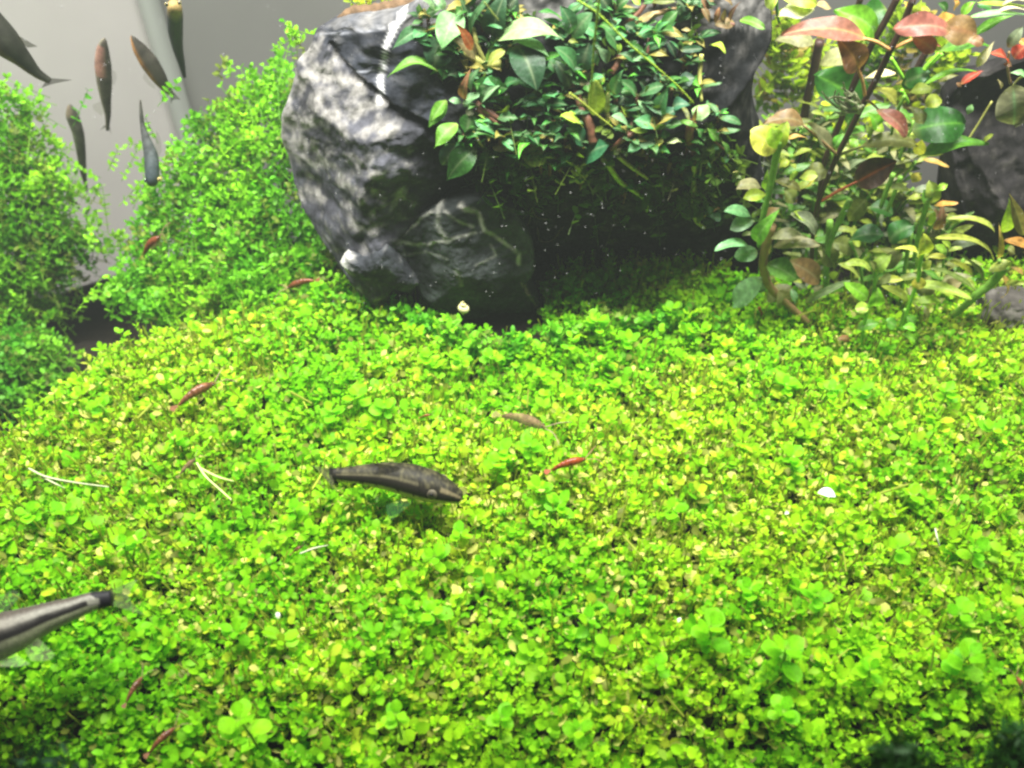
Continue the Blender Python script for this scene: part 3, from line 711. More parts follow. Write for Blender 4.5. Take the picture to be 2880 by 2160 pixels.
sp('dark_stem_plant', 'blurred thick brown stem standing farther back near the rock', 'R4', (690, 820), 25.0,
   [(760, 300, 500, 250, 150, 'khaki', dict(s='oval')), (800, 440, 1080, 400, 170, 'khaki', dict(s='oval', up=0.4)), (640, 840, 480, 800, 130, 'brown', {}), (720, 880, 900, 870, 160, 'greygreen', dict(s='oval'))],
   [([(800, 280), (760, 480), (700, 760), (680, 960), (670, 1200), (660, 1600)], 62, 'stemdark')])
sp('broad_leaf_plant', 'plant with broad dark green paddle leaves behind the tall red stem', 'R4', (1350, 1000), 23.0,
   [(1110, 740, 800, 520, 330, 'dkgreen', dict(s='round', up=0.3, roll=0, rib='green')), (1440, 620, 1480, 470, 200, 'dkgreen', dict(s='round', up=0.3)), (1440, 900, 1830, 830, 300, 'dkgreen', dict(s='round', up=0.35, roll=0, fold=0.02, rib='green')),
    (1500, 1070, 1990, 960, 140, 'green', dict(s='lance', up=0.5, rib='mid')), (1930, 990, 2005, 925, 38, 'yellowgreen', dict(s='strap')), (1820, 790, 1850, 720, 50, 'pale', {})],
   [([(1290, 400), (1340, 480), (1390, 560)], 26, 'brightgreen'), ([(1520, 480), (1580, 430), (1650, 370)], 34, 'brightgreen'), ([(1350, 1100), (1400, 950), (1450, 880)], 24, 'stemgreen'), ([(1830, 960), (1900, 850), (1990, 700)], 16, 'ystem', 0.5)])
sp('lance_leaf_plant', 'bright green lance-leaved plant leaning over the right-hand rock', 'G', (700, 1350), 22.6,
   [(900, 800, 1760, 720, 260, 'green', dict(s='lance', up=0.6, wave=0.1, rib='brightgreen')), (1480, 1040, 1750, 640, 150, 'paleyellow', dict(s='lance', up=0.6, y=-0.2, label='curled pale yellow leaf tip')), (640, 1330, 1540, 1030, 110, 'brightgreen', dict(s='lance', up=0.6)),
    (880, 1270, 1200, 1150, 110, 'olive', dict(s='lance', y=0.2)), (350, 1280, 760, 1120, 330, 'dkgreen', dict(s='round', up=0.3, y=0.3))],
   [([(660, 1090), (760, 960), (900, 830)], 75, 'brightgreen'), ([(560, 1060), (640, 900), (720, 760)], 110, 'stemdark', 0.4), ([(300, 1400), (420, 1600)], 60, 'brightgreen')])
sp('lance_leaf_plant', 'pale lance leaves fanning in from the top right corner', 'G', (1500, 400), 22.0,
   [(1330, 270, 2300, 160, 120, 'palebright', dict(s='lance', up=0.7)), (1480, 40, 2300, 130, 120, 'yellowgreen', dict(s='lance', up=0.7)), (1400, 560, 2050, 180, 180, 'green', dict(s='lance', up=0.5)), (1240, 230, 1480, 10, 170, 'brightgreen', dict(s='lance')),
    (1850, 100, 2300, 20, 110, 'paleyellow', dict(s='lance', up=0.8)), (1700, 250, 2280, 100, 90, 'paleyellow', dict(s='lance', up=0.8, y=-0.15)), (620, 110, 690, 290, 160, 'yellow', dict(s='lance')), (500, 280, 620, -20, 150, 'yellowgreen', dict(s='lance')),
    (1130, 150, 1120, -30, 160, 'orange', dict(s='lance')), (350, 20, 400, 130, 90, 'orange', {}), (1000, 200, 880, 40, 180, 'dkgreen', dict(s='oval', y=0.3)), (1700, 130, 1500, 60, 260, 'dkgreen', dict(s='oval', y=0.4))],
   [([(1400, 540), (1200, 420), (1000, 300)], 40, 'stemgreen', 0.3)])
sp('pale_top_plant', 'yellow and white-green leaves at the top edge beside the rock', 'R4', (620, 60), 23.0,
   [(760, 60, 500, 120, 150, 'paleyellow', dict(s='oval', up=0.7)), (780, 30, 560, -20, 130, 'yellowgreen', dict(s='oval')), (700, 20, 680, 90, 90, 'brightgreen', dict(s='lance')), (880, 60, 780, 30, 90, 'tan', {}), (420, 60, 500, -20, 120, 'limeold', {})],
   [([(500, -20), (505, 80), (520, 160)], 22, 'dkgreen')])
sp('scarlet_plant', 'scarlet leaves on top of the right-hand rock', 'G', (1950, 900), 23.2,
   [(2050, 900, 2260, 700, 260, 'scarlet', dict(s='oval')), (1950, 980, 1740, 790, 230, 'scarlet', dict(s='oval', chew=0.4)), (1230, 1310, 1600, 1100, 150, 'scarlet', dict(s='lance', chew=0.3)), (2100, 620, 2240, 680, 120, 'orange', {}),
    (1400, 600, 1590, 700, 150, 'brownred', {}), (2020, 1030, 1900, 1000, 90, 'brownred', {}), (1960, 740, 2200, 400, 190, 'greygreen', dict(s='oval')), (1240, 1350, 1160, 1290, 70, 'brownred', {})],
   [([(2000, 1300), (1960, 1060), (1980, 800)], 40, 'brown')])
sp('scalloped_leaf_plant', 'grey-green scallop-edged leaf at the right edge above the black rock', 'G', (2150, 1250), 22.8,
   [(2040, 1330, 2060, 1980, 620, 'greygreen', dict(s='round', up=0.3, roll=0, chew=0.2, rib='pale')), (2000, 1130, 2300, 1180, 130, 'pale', dict(chew=0.6)), (1800, 1230, 1860, 1390, 60, 'tan', {})],
   [([(2250, 1150), (2130, 1230), (2040, 1330)], 40, 'ystem')])
# pale algae tuft on the purple stem
t = thing('algae_tuft', 'pale branching algae tuft caught on the purple stem', 'algae', atY('R4', 1000, 740, 21.0))
for i in range(16):
    x = random.uniform(860, 1080); y = random.uniform(620, 800)
    pts = [(1060 + random.uniform(-30, 30), 730 + random.uniform(-30, 60))]
    pts += [((pts[0][0] + x) / 2 + random.uniform(-40, 40), (pts[0][1] + y) / 2 + random.uniform(-40, 40)), (x, y), (x + random.uniform(-70, 10), y + random.uniform(-70, 20))]
    P3 = [atY('R4', a, b, 21.0 + random.uniform(-0.15, 0.1)) - t.location for a, b in pts]
    obj('filament', tube_mesh('filament', [tuple(p) for p in P3], [0.035, 0.03, 0.018], (0.34, 0.38, 0.20), sides=5, n=14, bead=0.2), M_STEM, t)
# oval-leaved stems
sp('oval_leaf_stem', 'thick green stem topped by a big yellow-green round leaf, beside the rock', 'R4', (430, 1500), 20.6,
   [(500, 1040, 315, 900, 210, 'yellow', dict(s='round', up=0.25, roll=0, spot=0.5, label='big mottled yellow-green round leaf', y=-0.1)), (520, 1020, 560, 850, 120, 'yellowgreen', dict(s='round')), (490, 1030, 480, 890, 130, 'lime', dict(y=-0.2)), (550, 970, 700, 925, 50, 'orange', dict(s='oval', up=0.7)),
    (430, 1345, 265, 1370, 100, 'yellowgreen', dict(arch=0.15)), (420, 1400, 330, 1375, 60, 'palebright', dict(up=0.8)), (490, 1250, 690, 1310, 80, 'olive', dict(s='oval', arch=0.12)), (330, 1510, 125, 1460, 110, 'pale', {}), (350, 1530, 180, 1580, 120, 'pale', dict(up=0.7)),
    (420, 1310, 440, 1190, 60, 'lime', dict(s='lance', y=0.1)), (620, 1240, 610, 1190, 90, 'yellowgreen', {}), (660, 1230, 790, 1210, 90, 'limeold', {}), (700, 1300, 770, 1250, 45, 'yellow', dict(up=0.8)), (520, 1160, 600, 1110, 70, 'yellowgreen', dict(y=0.1)), (400, 1300, 230, 1280, 130, 'khaki', dict(y=0.6))],
   [([(530, 970), (500, 1080), (465, 1250), (430, 1400), (405, 1520), (380, 1700)], 50, 'stemgreen')])
sp('oval_leaf_stem', 'dark bare-based stem with pale oval leaves spread over the black hollow', 'R6', (560, 1000), 20.4,
   [(310, 600, 90, 585, 90, 'pale', dict(s='strap', up=0.7)), (370, 640, 215, 660, 130, 'pale', dict(s='round', up=0.5)), (400, 810, 200, 1020, 170, 'palebright', dict(s='oval', up=0.55, roll=0, rib='pale', label='largest pale oval leaf')), (370, 850, 430, 900, 80, 'pale', dict(y=0.1)),
    (430, 720, 650, 830, 170, 'green', dict(s='oval', up=0.5, roll=0)), (370, 570, 490, 365, 120, 'green', dict(s='oval', up=0.2)), (365, 510, 262, 515, 50, 'paleyellow', dict(up=0.85)), (620, 360, 720, 430, 100, 'lime', dict(s='oval', up=0.7, y=-0.2)),
    (600, 370, 800, 520, 120, 'greygreen', dict(s='oval')), (480, 600, 820, 590, 110, 'khaki', dict(s='oval')), (460, 540, 690, 510, 90, 'khaki', dict(s='oval')), (520, 900, 560, 1030, 140, 'khaki', dict(s='oval', up=0.3)), (590, 700, 820, 850, 180, 'brown', dict(s='oval', up=0.2, y=0.4)),
    (700, 985, 1000, 830, 55, 'greygreen', dict(s='strap', up=0.4)), (600, 890, 640, 1010, 50, 'pale', dict(s='lance')), (430, 980, 600, 870, 120, 'khaki', dict(y=0.4))],
   [([(470, 450), (420, 620), (410, 740), (450, 870), (560, 980), (680, 1090), (800, 1210), (840, 1260)], 62, 'brown'), ([(380, 1020), (400, 1060), (410, 1110)], 22, 'red')])
sp('oval_leaf_stem', 'upright sprig with yellow oval leaves in opposite pairs, brightest of the right corner', 'R6', (1400, 1100), 19.9,
   [(1510, 650, 1515, 505, 110, 'yellowgreen', dict(s='round', up=0.2)), (1480, 695, 1322, 598, 60, 'yellow', dict(s='oval', up=0.7)), (1550, 670, 1690, 668, 48, 'yellow', dict(s='oval', up=0.7)), (1510, 760, 1570, 690, 60, 'yellowgreen', {}), (1485, 810, 1485, 895, 100, 'yellow', dict(s='round', up=0.7)),
    (1410, 970, 1250, 865, 75, 'limeold', dict(s='oval')), (1440, 980, 1658, 965, 62, 'yellowgreen', dict(s='oval', up=0.7)), (1480, 750, 1460, 680, 50, 'lime', {})],
   [([(1520, 620), (1490, 720), (1480, 830), (1430, 970), (1380, 1120), (1370, 1200)], 30, 'brightgreen')])
sp('oval_leaf_stem', 'olive rosette of three oval leaves left of the yellow upright sprig', 'R6', (1180, 900), 20.5,
   [(1160, 780, 975, 700, 95, 'limeold', dict(s='oval', up=0.5)), (1170, 770, 1290, 650, 110, 'limeold', dict(s='oval', up=0.4)), (1210, 820, 1380, 830, 60, 'yellow', dict(s='oval', up=0.7)), (1160, 780, 1140, 690, 60, 'olive', {}), (1340, 830, 1500, 800, 60, 'olive', dict(s='strap')),
    (1380, 850, 1870, 960, 70, 'limeold', dict(s='strap', up=0.5)), (1200, 860, 1300, 790, 70, 'khaki', {})],
   [([(1190, 720), (1180, 860), (1150, 1050)], 28, 'stemgreen')])
sp('oval_leaf_stem', 'fresh bright green sprig standing just behind the carpet at the right', 'R6', (1130, 1060), 19.3,
   [(1130, 960, 985, 850, 110, 'brightgreen', dict(s='oval', up=0.4)), (1180, 1010, 1200, 885, 110, 'brightgreen', dict(s='oval', up=0.4)), (1140, 1020, 1040, 1030, 90, 'limeold', dict(s='round')), (1150, 1010, 1150, 1060, 50, 'lime', dict(s='round')), (1190, 1000, 1230, 1030, 45, 'lime', {}),
    (1060, 1170, 1210, 1120, 90, 'green', dict(s='oval')), (1040, 1220, 945, 1190, 55, 'limeold', {}), (1010, 1250, 930, 1230, 60, 'brownred', {}), (1330, 1150, 1260, 1110, 90, 'green', dict(s='round')), (1450, 1150, 1410, 1080, 90, 'green', dict(s='round')), (1460, 1180, 1370, 1150, 70, 'brightgreen', {}),
    (1450, 1270, 1390, 1200, 60, 'brightgreen', {})],
   [([(1160, 960), (1120, 1080), (1090, 1250), (1070, 1390)], 26, 'brightgreen'), ([(1390, 1030), (1350, 1150)], 18, 'stemgreen')])
sp('oval_leaf_stem', 'stem with a serrated orange-tipped leaf pair near the black rock', 'R4', (1540, 1500), 21.2,
   [(1580, 1400, 1560, 1240, 110, 'limeold', dict(s='strap')), (1600, 1320, 1685, 1270, 55, 'lime', {}), (1590, 1420, 1760, 1410, 60, 'orange', dict(s='oval', up=0.7)), (1530, 1420, 1520, 1310, 90, 'green', {}), (1560, 1560, 1590, 1460, 50, 'yellowgreen', dict(s='strap')),
    (1510, 1100, 1700, 1150, 55, 'orange', dict(s='oval', up=0.75)), (1480, 1070, 1510, 960, 90, 'yellow', dict(s='oval')), (1440, 1260, 1490, 1190, 80, 'yellow', {}), (1420, 1310, 1300, 1290, 90, 'olive', {}), (1400, 1380, 1510, 1360, 60, 'limeold', {}),
    (1420, 640, 1580, 610, 90, 'limeold', {}), (1530, 730, 1650, 680, 110, 'yellowgreen', dict(s='round')), (1420, 740, 1530, 860, 110, 'olive', {}), (1330, 730, 1160, 600, 120, 'limeold', dict(s='lance')), (1620, 1560, 1600, 1440, 40, 'brown', dict(s='strap', y=0.2)),
    (1130, 780, 1210, 900, 110, 'brightgreen', dict(y=0.3)), (1150, 880, 1250, 900, 90, 'lime', dict(y=0.25)), (1070, 970, 1010, 1010, 90, 'brightgreen', dict(y=0.3)), (960, 920, 900, 1020, 90, 'green', dict(y=0.4)), (1120, 860, 1150, 960, 70, 'limeold', dict(y=0.2)),
    (1110, 540, 1330, 500, 70, 'paleyellow', dict(y=0.4, up=0.7))],
   [([(1570, 1300), (1530, 1450), (1490, 1600), (1450, 1800)], 40, 'stemgreen'), ([(1310, 1200), (1250, 1350), (1200, 1500)], 34, 'stemgreen', 0.3), ([(1360, 1220), (1310, 1350), (1250, 1500)], 30, 'stemgreen', 0.2), ([(1010, 1380), (900, 1600), (850, 1750)], 44, 'stemgreen'),
    ([(1390, 660), (1340, 760), (1300, 900), (1280, 1050)], 24, 'stemgreen', 0.1), ([(1640, 1560), (1680, 1480)], 14, 'brown', 0.2)])
sp('strap_leaf_plant', 'plant with orange and olive strap leaves at the right edge above the carpet', 'R6', (1900, 930), 20.6,
   [(2080, 500, 2105, 235, 90, 'yellowgreen', dict(s='lance', up=0.2)), (2210, 520, 2110, 230, 95, 'brown', dict(s='lance', up=0.2, y=-0.1)), (2030, 680, 2040, 430, 46, 'orange', dict(s='lance')), (1970, 770, 2130, 700, 95, 'limeold', dict(s='oval', up=0.6)), (2060, 790, 2100, 970, 50, 'orange', dict(s='strap')),
    (2120, 740, 2230, 810, 36, 'orange', dict(s='strap')), (2010, 500, 1728, 365, 50, 'limeold', dict(s='strap', arch=0.14, up=0.6)), (2000, 690, 1590, 530, 60, 'limeold', dict(s='strap', arch=0.12, up=0.5)), (1850, 810, 1680, 690, 44, 'yellowgreen', dict(s='strap')), (1910, 870, 1780, 640, 50, 'olive', dict(s='lance')),
    (1870, 900, 1570, 740, 60, 'olive', dict(s='strap')), (2060, 860, 2240, 850, 40, 'limeold', dict(s='strap')), (2210, 640, 2110, 540, 80, 'orange', dict(spot=0.6)), (2150, 650, 2090, 610, 80, 'olive', {}), (1670, 640, 1600, 590, 60, 'lime', {}), (1690, 630, 1790, 600, 36, 'limeold', dict(s='strap')),
    (1690, 620, 1660, 560, 50, 'lime', {}), (1700, 900, 1780, 840, 120, 'khaki', dict(s='oval', y=0.4)), (1450, 1000, 1600, 1130, 70, 'olive', dict(s='lance', y=0.3))],
   [([(2080, 740), (1990, 850), (1900, 920), (1800, 1010), (1710, 1080)], 60, 'stemgreen'), ([(2040, 690), (2060, 780)], 24, 'stemgreen'), ([(1670, 620), (1650, 740), (1640, 800)], 18, 'stemgreen', 0.2)])
# dim leaves low behind the stems
sp('shade_plant', 'dim olive leaves in the shade under the right-hand stems', 'R6', (900, 1100), 21.6,
   [(880, 950, 960, 1140, 170, 'olive', dict(s='oval', up=0.2)), (340, 1180, 560, 1140, 110, 'olive', {}), (410, 1320, 600, 1100, 60, 'khaki', dict(s='lance')), (800, 1180, 960, 1230, 120, 'olive', {}), (1300, 1000, 1180, 940, 130, 'olive', {}), (1000, 560, 1260, 520, 160, 'dkgreen', {}), (1280, 560, 1450, 440, 180, 'dkgreen', dict(s='round')),
    (1050, 640, 900, 560, 150, 'olive', {}), (1130, 330, 1320, 360, 150, 'dkgreen', {}), (900, 740, 830, 600, 150, 'olive', {}), (1600, 480, 1660, 300, 80, 'brown', dict(s='lance')), (620, 1100, 760, 1150, 120, 'olive', {}), (1260, 760, 1380, 640, 130, 'olive', {}),
    (1560, 800, 1500, 950, 150, 'olive', {}), (1000, 420, 1130, 260, 140, 'olive', {}), (620, 300, 560, 200, 120, 'olive', {}), (700, 120, 850, 60, 150, 'olive', {}), (520, 330, 420, 420, 120, 'brown', {})],
   [([(870, 420), (850, 700), (830, 1000), (820, 1250)], 44, 'stemgreen'), ([(1430, 500), (1380, 800), (1330, 1100)], 30, 'stemgreen'), ([(1010, 560), (1090, 800), (1080, 1150)], 24, 'stemgreen')])

# look-alike short stems filling the corner
fpool = []
for k in ('limeold', 'olive', 'yellowgreen', 'green', 'khaki', 'stemgreen', 'limeold', 'green', 'greygreen'):
    me = leaf_mesh('stem_leaf', 1.0, random.uniform(0.26, 0.42), random.choice(['oval', 'lance', 'obov']), arch=random.uniform(0, 0.16), fold=random.uniform(0, 0.35), wave=0.08, col=tuple(q * 0.72 for q in CK[k]), rows=11)
    me.materials.append(M_LEAF); fpool.append(me)
def stem_fill(px, py, Y, h, L):
    p = atY('F', px, py, Y)
    t = thing('leafy_stem', 'short leafy olive-green stem crowded among the taller right-hand plants', 'plant', p, 'short stems filling the right corner')
    lx, ly = random.uniform(-0.35, 0.35), random.uniform(-0.3, 0.2)
    obj('stem', tube_mesh('stem', [(0, 0, -h), (lx * 0.3, ly * 0.3, -h * 0.4), (lx, ly, 0.1)], 0.05, CK['stemgreen'], sides=6, n=10), M_STEM, t)
    for i in range(random.randint(6, 9)):
        f = (i // 2) * 0.24
        b = Vector((lx * (1 - f), ly * (1 - f), -h * f * 0.9))
        a = (i // 2) * 1.57 + (i % 2) * 3.14 + random.uniform(-0.4, 0.4)
        el = random.uniform(0.0, 0.7)
        d = Vector((math.cos(a) * math.cos(el), math.sin(a) * math.cos(el), math.sin(el)))
        o = obj('leaf', random.choice(fpool), None, t)
        o.matrix_local = Matrix.Translation(b) @ basis(p + b, p + b + d, random.uniform(-0.3, 0.3), 0.75) @ Matrix.Scale(L * random.uniform(0.7, 1.15), 4)
for i in range(110):
    px = random.uniform(1650, 2080); py = random.uniform(230, 690)
    if px > 1990 and py < 430: continue
    stem_fill(px, py, np.interp(py, [230, 700], [25.0, 21.2]) + random.uniform(-0.3, 0.6), random.uniform(1.2, 2.6), random.uniform(0.6, 1.0))

# ------------------------------------------------------------------ batches of small leaves (numpy)
TU = np.array([0, .22, .22, .22, .52, .52, .52, .82, .82, .82, 1.0])
TV = np.array([0, -.62, 0, .62, -1, 0, 1, -.72, 0, .72, 0])
TF = [(0, 2, 1), (0, 3, 2), (1, 2, 5, 4), (2, 3, 6, 5), (4, 5, 8, 7), (5, 6, 9, 8), (7, 8, 10), (8, 9, 10)]
TL = np.array([i for f in TF for i in f]); TS = np.array([len(f) for f in TF])
def batch(P, D, N, L, Wd, bend, fold, C):
    """N leaves at once: base P, direction D, normal N"""
    D = D / np.linalg.norm(D, axis=1)[:, None]
    N = N - D * (N * D).sum(1)[:, None]; N /= np.linalg.norm(N, axis=1)[:, None] + 1e-9
    Sd = np.cross(N, D)
    u = TU[None, :]; v = TV[None, :]
    x = u * L[:, None]; y = v * 0.5 * Wd[:, None]
    z = -bend[:, None] * L[:, None] * u ** 2 + fold[:, None] * np.abs(v) * 0.5 * Wd[:, None]
    V = P[:, None] + D[:, None] * x[..., None] + Sd[:, None] * y[..., None] + N[:, None] * z[..., None]
    col = C[:, None, :] * (1.0 + 0.10 * (TV[None, :, None] == 0)) * (0.92 + 0.16 * TU[None, :, None])
    n = len(P)
    loops = (TL[None] + (np.arange(n) * len(TU))[:, None]).ravel()
    return V.reshape(-1, 3), loops, np.tile(TS, n), col.reshape(-1, 3)
def prisms(A, Bp, r, C, sides=4):
    """thin straight stems from A to B"""
    D = Bp - A; D /= np.linalg.norm(D, axis=1)[:, None] + 1e-9
    h = np.tile(np.array([0.3, 0.9, 0.1]), (len(A), 1))
    X = np.cross(D, h); X /= np.linalg.norm(X, axis=1)[:, None] + 1e-9
    Yv = np.cross(D, X)
    a = np.arange(sides) * 2 * np.pi / sides
    off = X[:, None] * np.cos(a)[None, :, None] + Yv[:, None] * np.sin(a)[None, :, None]
    V = np.concatenate([A[:, None] + off * r[:, None, None], Bp[:, None] + off * (0.8 * r)[:, None, None]], 1)
    lo = np.array([i for j in range(sides) for i in (j, (j + 1) % sides, sides + (j + 1) % sides, sides + j)])
    n = len(A)
    return V.reshape(-1, 3), (lo[None] + (np.arange(n) * 2 * sides)[:, None]).ravel(), np.full(n * sides, 4), np.repeat(C, 2 * sides, 0)
def joined(name, parts, mat, parent=None, loc=None):
    Vs, Ls, Ss, Cs = [], [], [], []; off = 0
    for V, l, s, c in parts:
        Vs.append(V if loc is None else V - np.array(tuple(loc))); Ls.append(l + off); Ss.append(s); Cs.append(c); off += len(V)
    return obj(name, new_mesh(name, np.concatenate(Vs), (np.concatenate(Ls), np.concatenate(Ss)), np.concatenate(Cs)), mat, parent)
def unit(a):
    return a / (np.linalg.norm(a, axis=-1, keepdims=True) + 1e-9)
def nz(x, y, s, seed):
    return np.array([noise.noise(Vector((a * s + seed, b * s, seed * 1.7))) for a, b in zip(x, y)])

# ------------------------------------------------------------------ bushes
def bush(name, label, blobs, seed, density=1.0, tint=(1, 1, 1), leafL=0.23, group=None, stray=0):
    """blobs: (px, py, Y, radius px); shoots end in the outer part of the blobs and carry whorls of small leaves"""
    r_ = np.random.default_rng(seed)
    cs = [(np.array(tuple(atY('F', x, y, Y))), cm('F', r, atY('F', x, y, Y))) for x, y, Y, r in blobs]
    T = []
    for c, r in cs:
        n = int(density * 42 * r ** 2)
        d = unit(r_.normal(size=(n, 3)) + np.array([0, -0.35, 0.45]))
        T.append(c + d * r * (r_.random((n, 1)) ** 0.45) * np.array([1, 0.8, 0.95]) )
    T = np.concatenate(T)
    n = len(T)
    if stray:
        k = r_.integers(0, n, stray)
        T = np.concatenate([T, T[k] + r_.normal(size=(stray, 3)) * np.array([0.9, 0.4, 0.9])])
        n = len(T)
    hs = r_.uniform(0.9, 1.7, n)
    up = unit(np.stack([r_.normal(0, 0.55, n), r_.normal(-0.1, 0.5, n), np.full(n, 0.75)], 1))
    A = T - up * hs[:, None]
    tone = nz(T[:, 0], T[:, 2], 0.55, seed * 3.1) + 0.5 * nz(T[:, 0], T[:, 1], 1.3, seed + 4.4)
    c0 = np.array([0.085, 0.34, 0.01]); c1 = np.array([0.27, 0.58, 0.018]); c2 = np.array([0.17, 0.24, 0.03])
    m = np.clip(0.5 + 0.9 * tone, 0, 1)[:, None]
    base = (c0 * (1 - m) + c1 * m)
    old = (r_.random(n) < 0.16)[:, None]
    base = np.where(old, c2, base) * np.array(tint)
    P, D, N, L, Wd, C = [], [], [], [], [], []
    for k in range(5):
        f = 1 - k * 0.2
        q = A + up * hs[:, None] * f
        for w in range(3 if k == 0 else 2):
            a = r_.random(n) * 6.28
            side = unit(np.cross(up, np.stack([np.cos(a), np.sin(a), 0.3 * np.ones(n)], 1)))
            P.append(q); D.append(unit(side + up * (0.75 if k == 0 else 0.35))); N.append(up + 0.3 * r_.normal(size=(n, 3)))
            l = leafL * r_.uniform(0.7, 1.25, n) * (0.8 if k == 0 else 1)
            L.append(l); Wd.append(l * r_.uniform(0.5, 0.72, n)); C.append(base * r_.uniform(0.8, 1.2, (n, 1)))
    P, D, N = map(np.concatenate, (P, D, N)); L, Wd = map(np.concatenate, (L, Wd)); C = np.concatenate(C)
    lf = batch(P, D, N, L, Wd, r_.uniform(0, 0.25, len(L)), r_.uniform(-0.1, 0.3, len(L)), C)
    st = prisms(A, T, np.full(n, 0.015), base * 0.8, 3)
    c = Vector(tuple(np.mean([c for c, r in cs], 0)))
    t = thing(name, label, 'plant', c, group)
    joined('foliage', [lf], M_BUSH, t, c)['kind'] = 'stuff'
    joined('stems', [st], M_STEM, t, c)['kind'] = 'stuff'
    return t
GQ = 'leafy green bushes at the back left'
bush('pearl_bush', 'hazy green bush filling the left edge below the fish', [(20, 200, 28.5, 40), (40, 290, 28.5, 80), (20, 360, 28, 90), (90, 400, 27.5, 85), (60, 480, 27, 110), (130, 500, 26.8, 60), (20, 560, 26.5, 110), (-60, 400, 27.5, 120), (110, 570, 26.5, 60), (160, 530, 26.6, 50), (110, 330, 28.4, 30),
      (40, 640, 26.0, 90), (-60, 620, 26, 110)], 11, 1.1, group=GQ, stray=20)
bush('pearl_bush', 'big bright green bush between the grey wall and the big rock', [(600, 135, 28.2, 34), (560, 190, 27.6, 60), (620, 210, 27.2, 62), (490, 240, 27.2, 55), (430, 270, 27.2, 45), (500, 310, 26.6, 75), (590, 300, 26.4, 90), (400, 350, 26.2, 70), (360, 420, 25.6, 62), (470, 420, 25.6, 90), (580, 420, 25.4, 95),
      (350, 500, 24.8, 72), (450, 510, 24.6, 90), (560, 520, 24.4, 95), (650, 500, 24.4, 80), (310, 570, 24.0, 62), (400, 590, 23.6, 80), (500, 600, 23.2, 85), (610, 590, 23.2, 85), (690, 570, 23, 60), (270, 630, 23.2, 50), (350, 650, 22.8, 60), (450, 660, 22.4, 60), (560, 660, 22.2, 60), (660, 640, 22.0, 55), (720, 620, 21.6, 45),
      (480, 130, 28.6, 16)], 12, 1.1, group=GQ, stray=35)
bush('pearl_bush', 'low dark bush in the dip at the left edge', [(20, 780, 22.5, 75), (80, 770, 22.8, 60), (120, 820, 22.0, 40), (30, 840, 21.5, 60), (-60, 800, 22, 90), (90, 730, 23.4, 45), (30, 720, 23.6, 50)], 13, 1.1, tint=(0.8, 0.85, 1.0), group=GQ)
bush('pearl_bush', 'sparse wispy sprigs floating between the two back bushes', [(290, 315, 27.2, 16), (255, 325, 27.2, 12), (225, 320, 27, 10), (310, 260, 27.2, 14), (235, 205, 28.5, 10), (190, 190, 28.5, 12), (300, 410, 26.6, 16), (330, 360, 26.4, 22), (215, 410, 26.5, 18), (260, 510, 26.3, 26), (200, 480, 26.5, 22)], 14, 0.9, tint=(0.8, 0.8, 0.9), group=GQ)
bush('yellow_moss', 'yellow-green fine-leaved plant against the pale wall right of the rock', [(1690, 60, 28, 50), (1700, 130, 28, 45), (1680, 200, 28, 40), (1740, 180, 28, 35), (1690, 280, 27, 40), (1780, 120, 28.5, 50), (1720, 360, 26, 35), (1800, 300, 26.5, 45), (1860, 340, 26, 50), (1760, 420, 25, 50), (1860, 440, 24.8, 60), (1900, 120, 28.5, 60), (1980, 200, 28, 50), (1960, 60, 28.5, 60), (2060, 90, 28, 50), (1830, 220, 27.5, 50)], 15, 0.6, tint=(1.7, 0.95, 1.6), leafL=0.42)
bush('yellow_moss', 'clump of dull yellow-green moss behind the top left of the rock', [(790, -8, 27, 30), (850, -5, 27, 35), (900, 5, 26.6, 30), (760, 0, 27, 20)], 16, 1.0, tint=(1.9, 1.0, 1.6))
bush('dark_bush', 'dark leafy mass behind the right-hand stems', [(1700, 480, 24.5, 60), (1800, 520, 24, 80), (1900, 560, 23.5, 80), (1980, 480, 24.2, 70), (2000, 620, 22.8, 70), (1850, 650, 22.6, 60), (1750, 600, 23.2, 60)], 17, 0.5, tint=(0.95, 0.72, 0.9), leafL=0.42)
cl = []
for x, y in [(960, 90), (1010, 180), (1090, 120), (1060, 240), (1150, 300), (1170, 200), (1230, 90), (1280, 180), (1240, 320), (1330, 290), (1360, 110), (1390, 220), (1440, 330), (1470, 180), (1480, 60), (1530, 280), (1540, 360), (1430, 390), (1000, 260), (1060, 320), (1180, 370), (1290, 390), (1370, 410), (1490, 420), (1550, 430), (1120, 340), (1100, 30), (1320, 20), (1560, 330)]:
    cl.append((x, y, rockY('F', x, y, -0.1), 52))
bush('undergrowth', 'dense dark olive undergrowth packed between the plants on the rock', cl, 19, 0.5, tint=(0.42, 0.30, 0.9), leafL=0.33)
w = obj('driftwood_branch', tube_mesh('driftwood_branch', [tuple(atY('R2', x, y, 24.4)) for x, y in ((590, 160), (720, 110), (880, 105), (1060, 80), (1300, 40))], [0.06, 0.2, 0.22, 0.26, 0.3], (0.12, 0.075, 0.04), sides=10, bead=0.1, vary=0.5), M_WOOD)
tag(w, 'dark driftwood branch lying along the top left edge of the rock', 'driftwood')
fringe = []
for x, y in [(700, 640), (750, 652), (800, 656), (860, 668), (915, 690), (965, 712), (1030, 738), (1100, 745), (1195, 722), (1240, 706), (1300, 700), (1360, 694), (1425, 690), (1490, 692), (1550, 700), (1610, 722)]:
    q = atZ('F', x, y, 0.35); fringe.append((x, y, q.y, 26 + 10 * random.random()))
bush('carpet_fringe', 'fringe of taller deep green leaves along the foot of the rock', fringe, 21, 2.2, tint=(0.85, 0.95, 0.9), leafL=0.27)
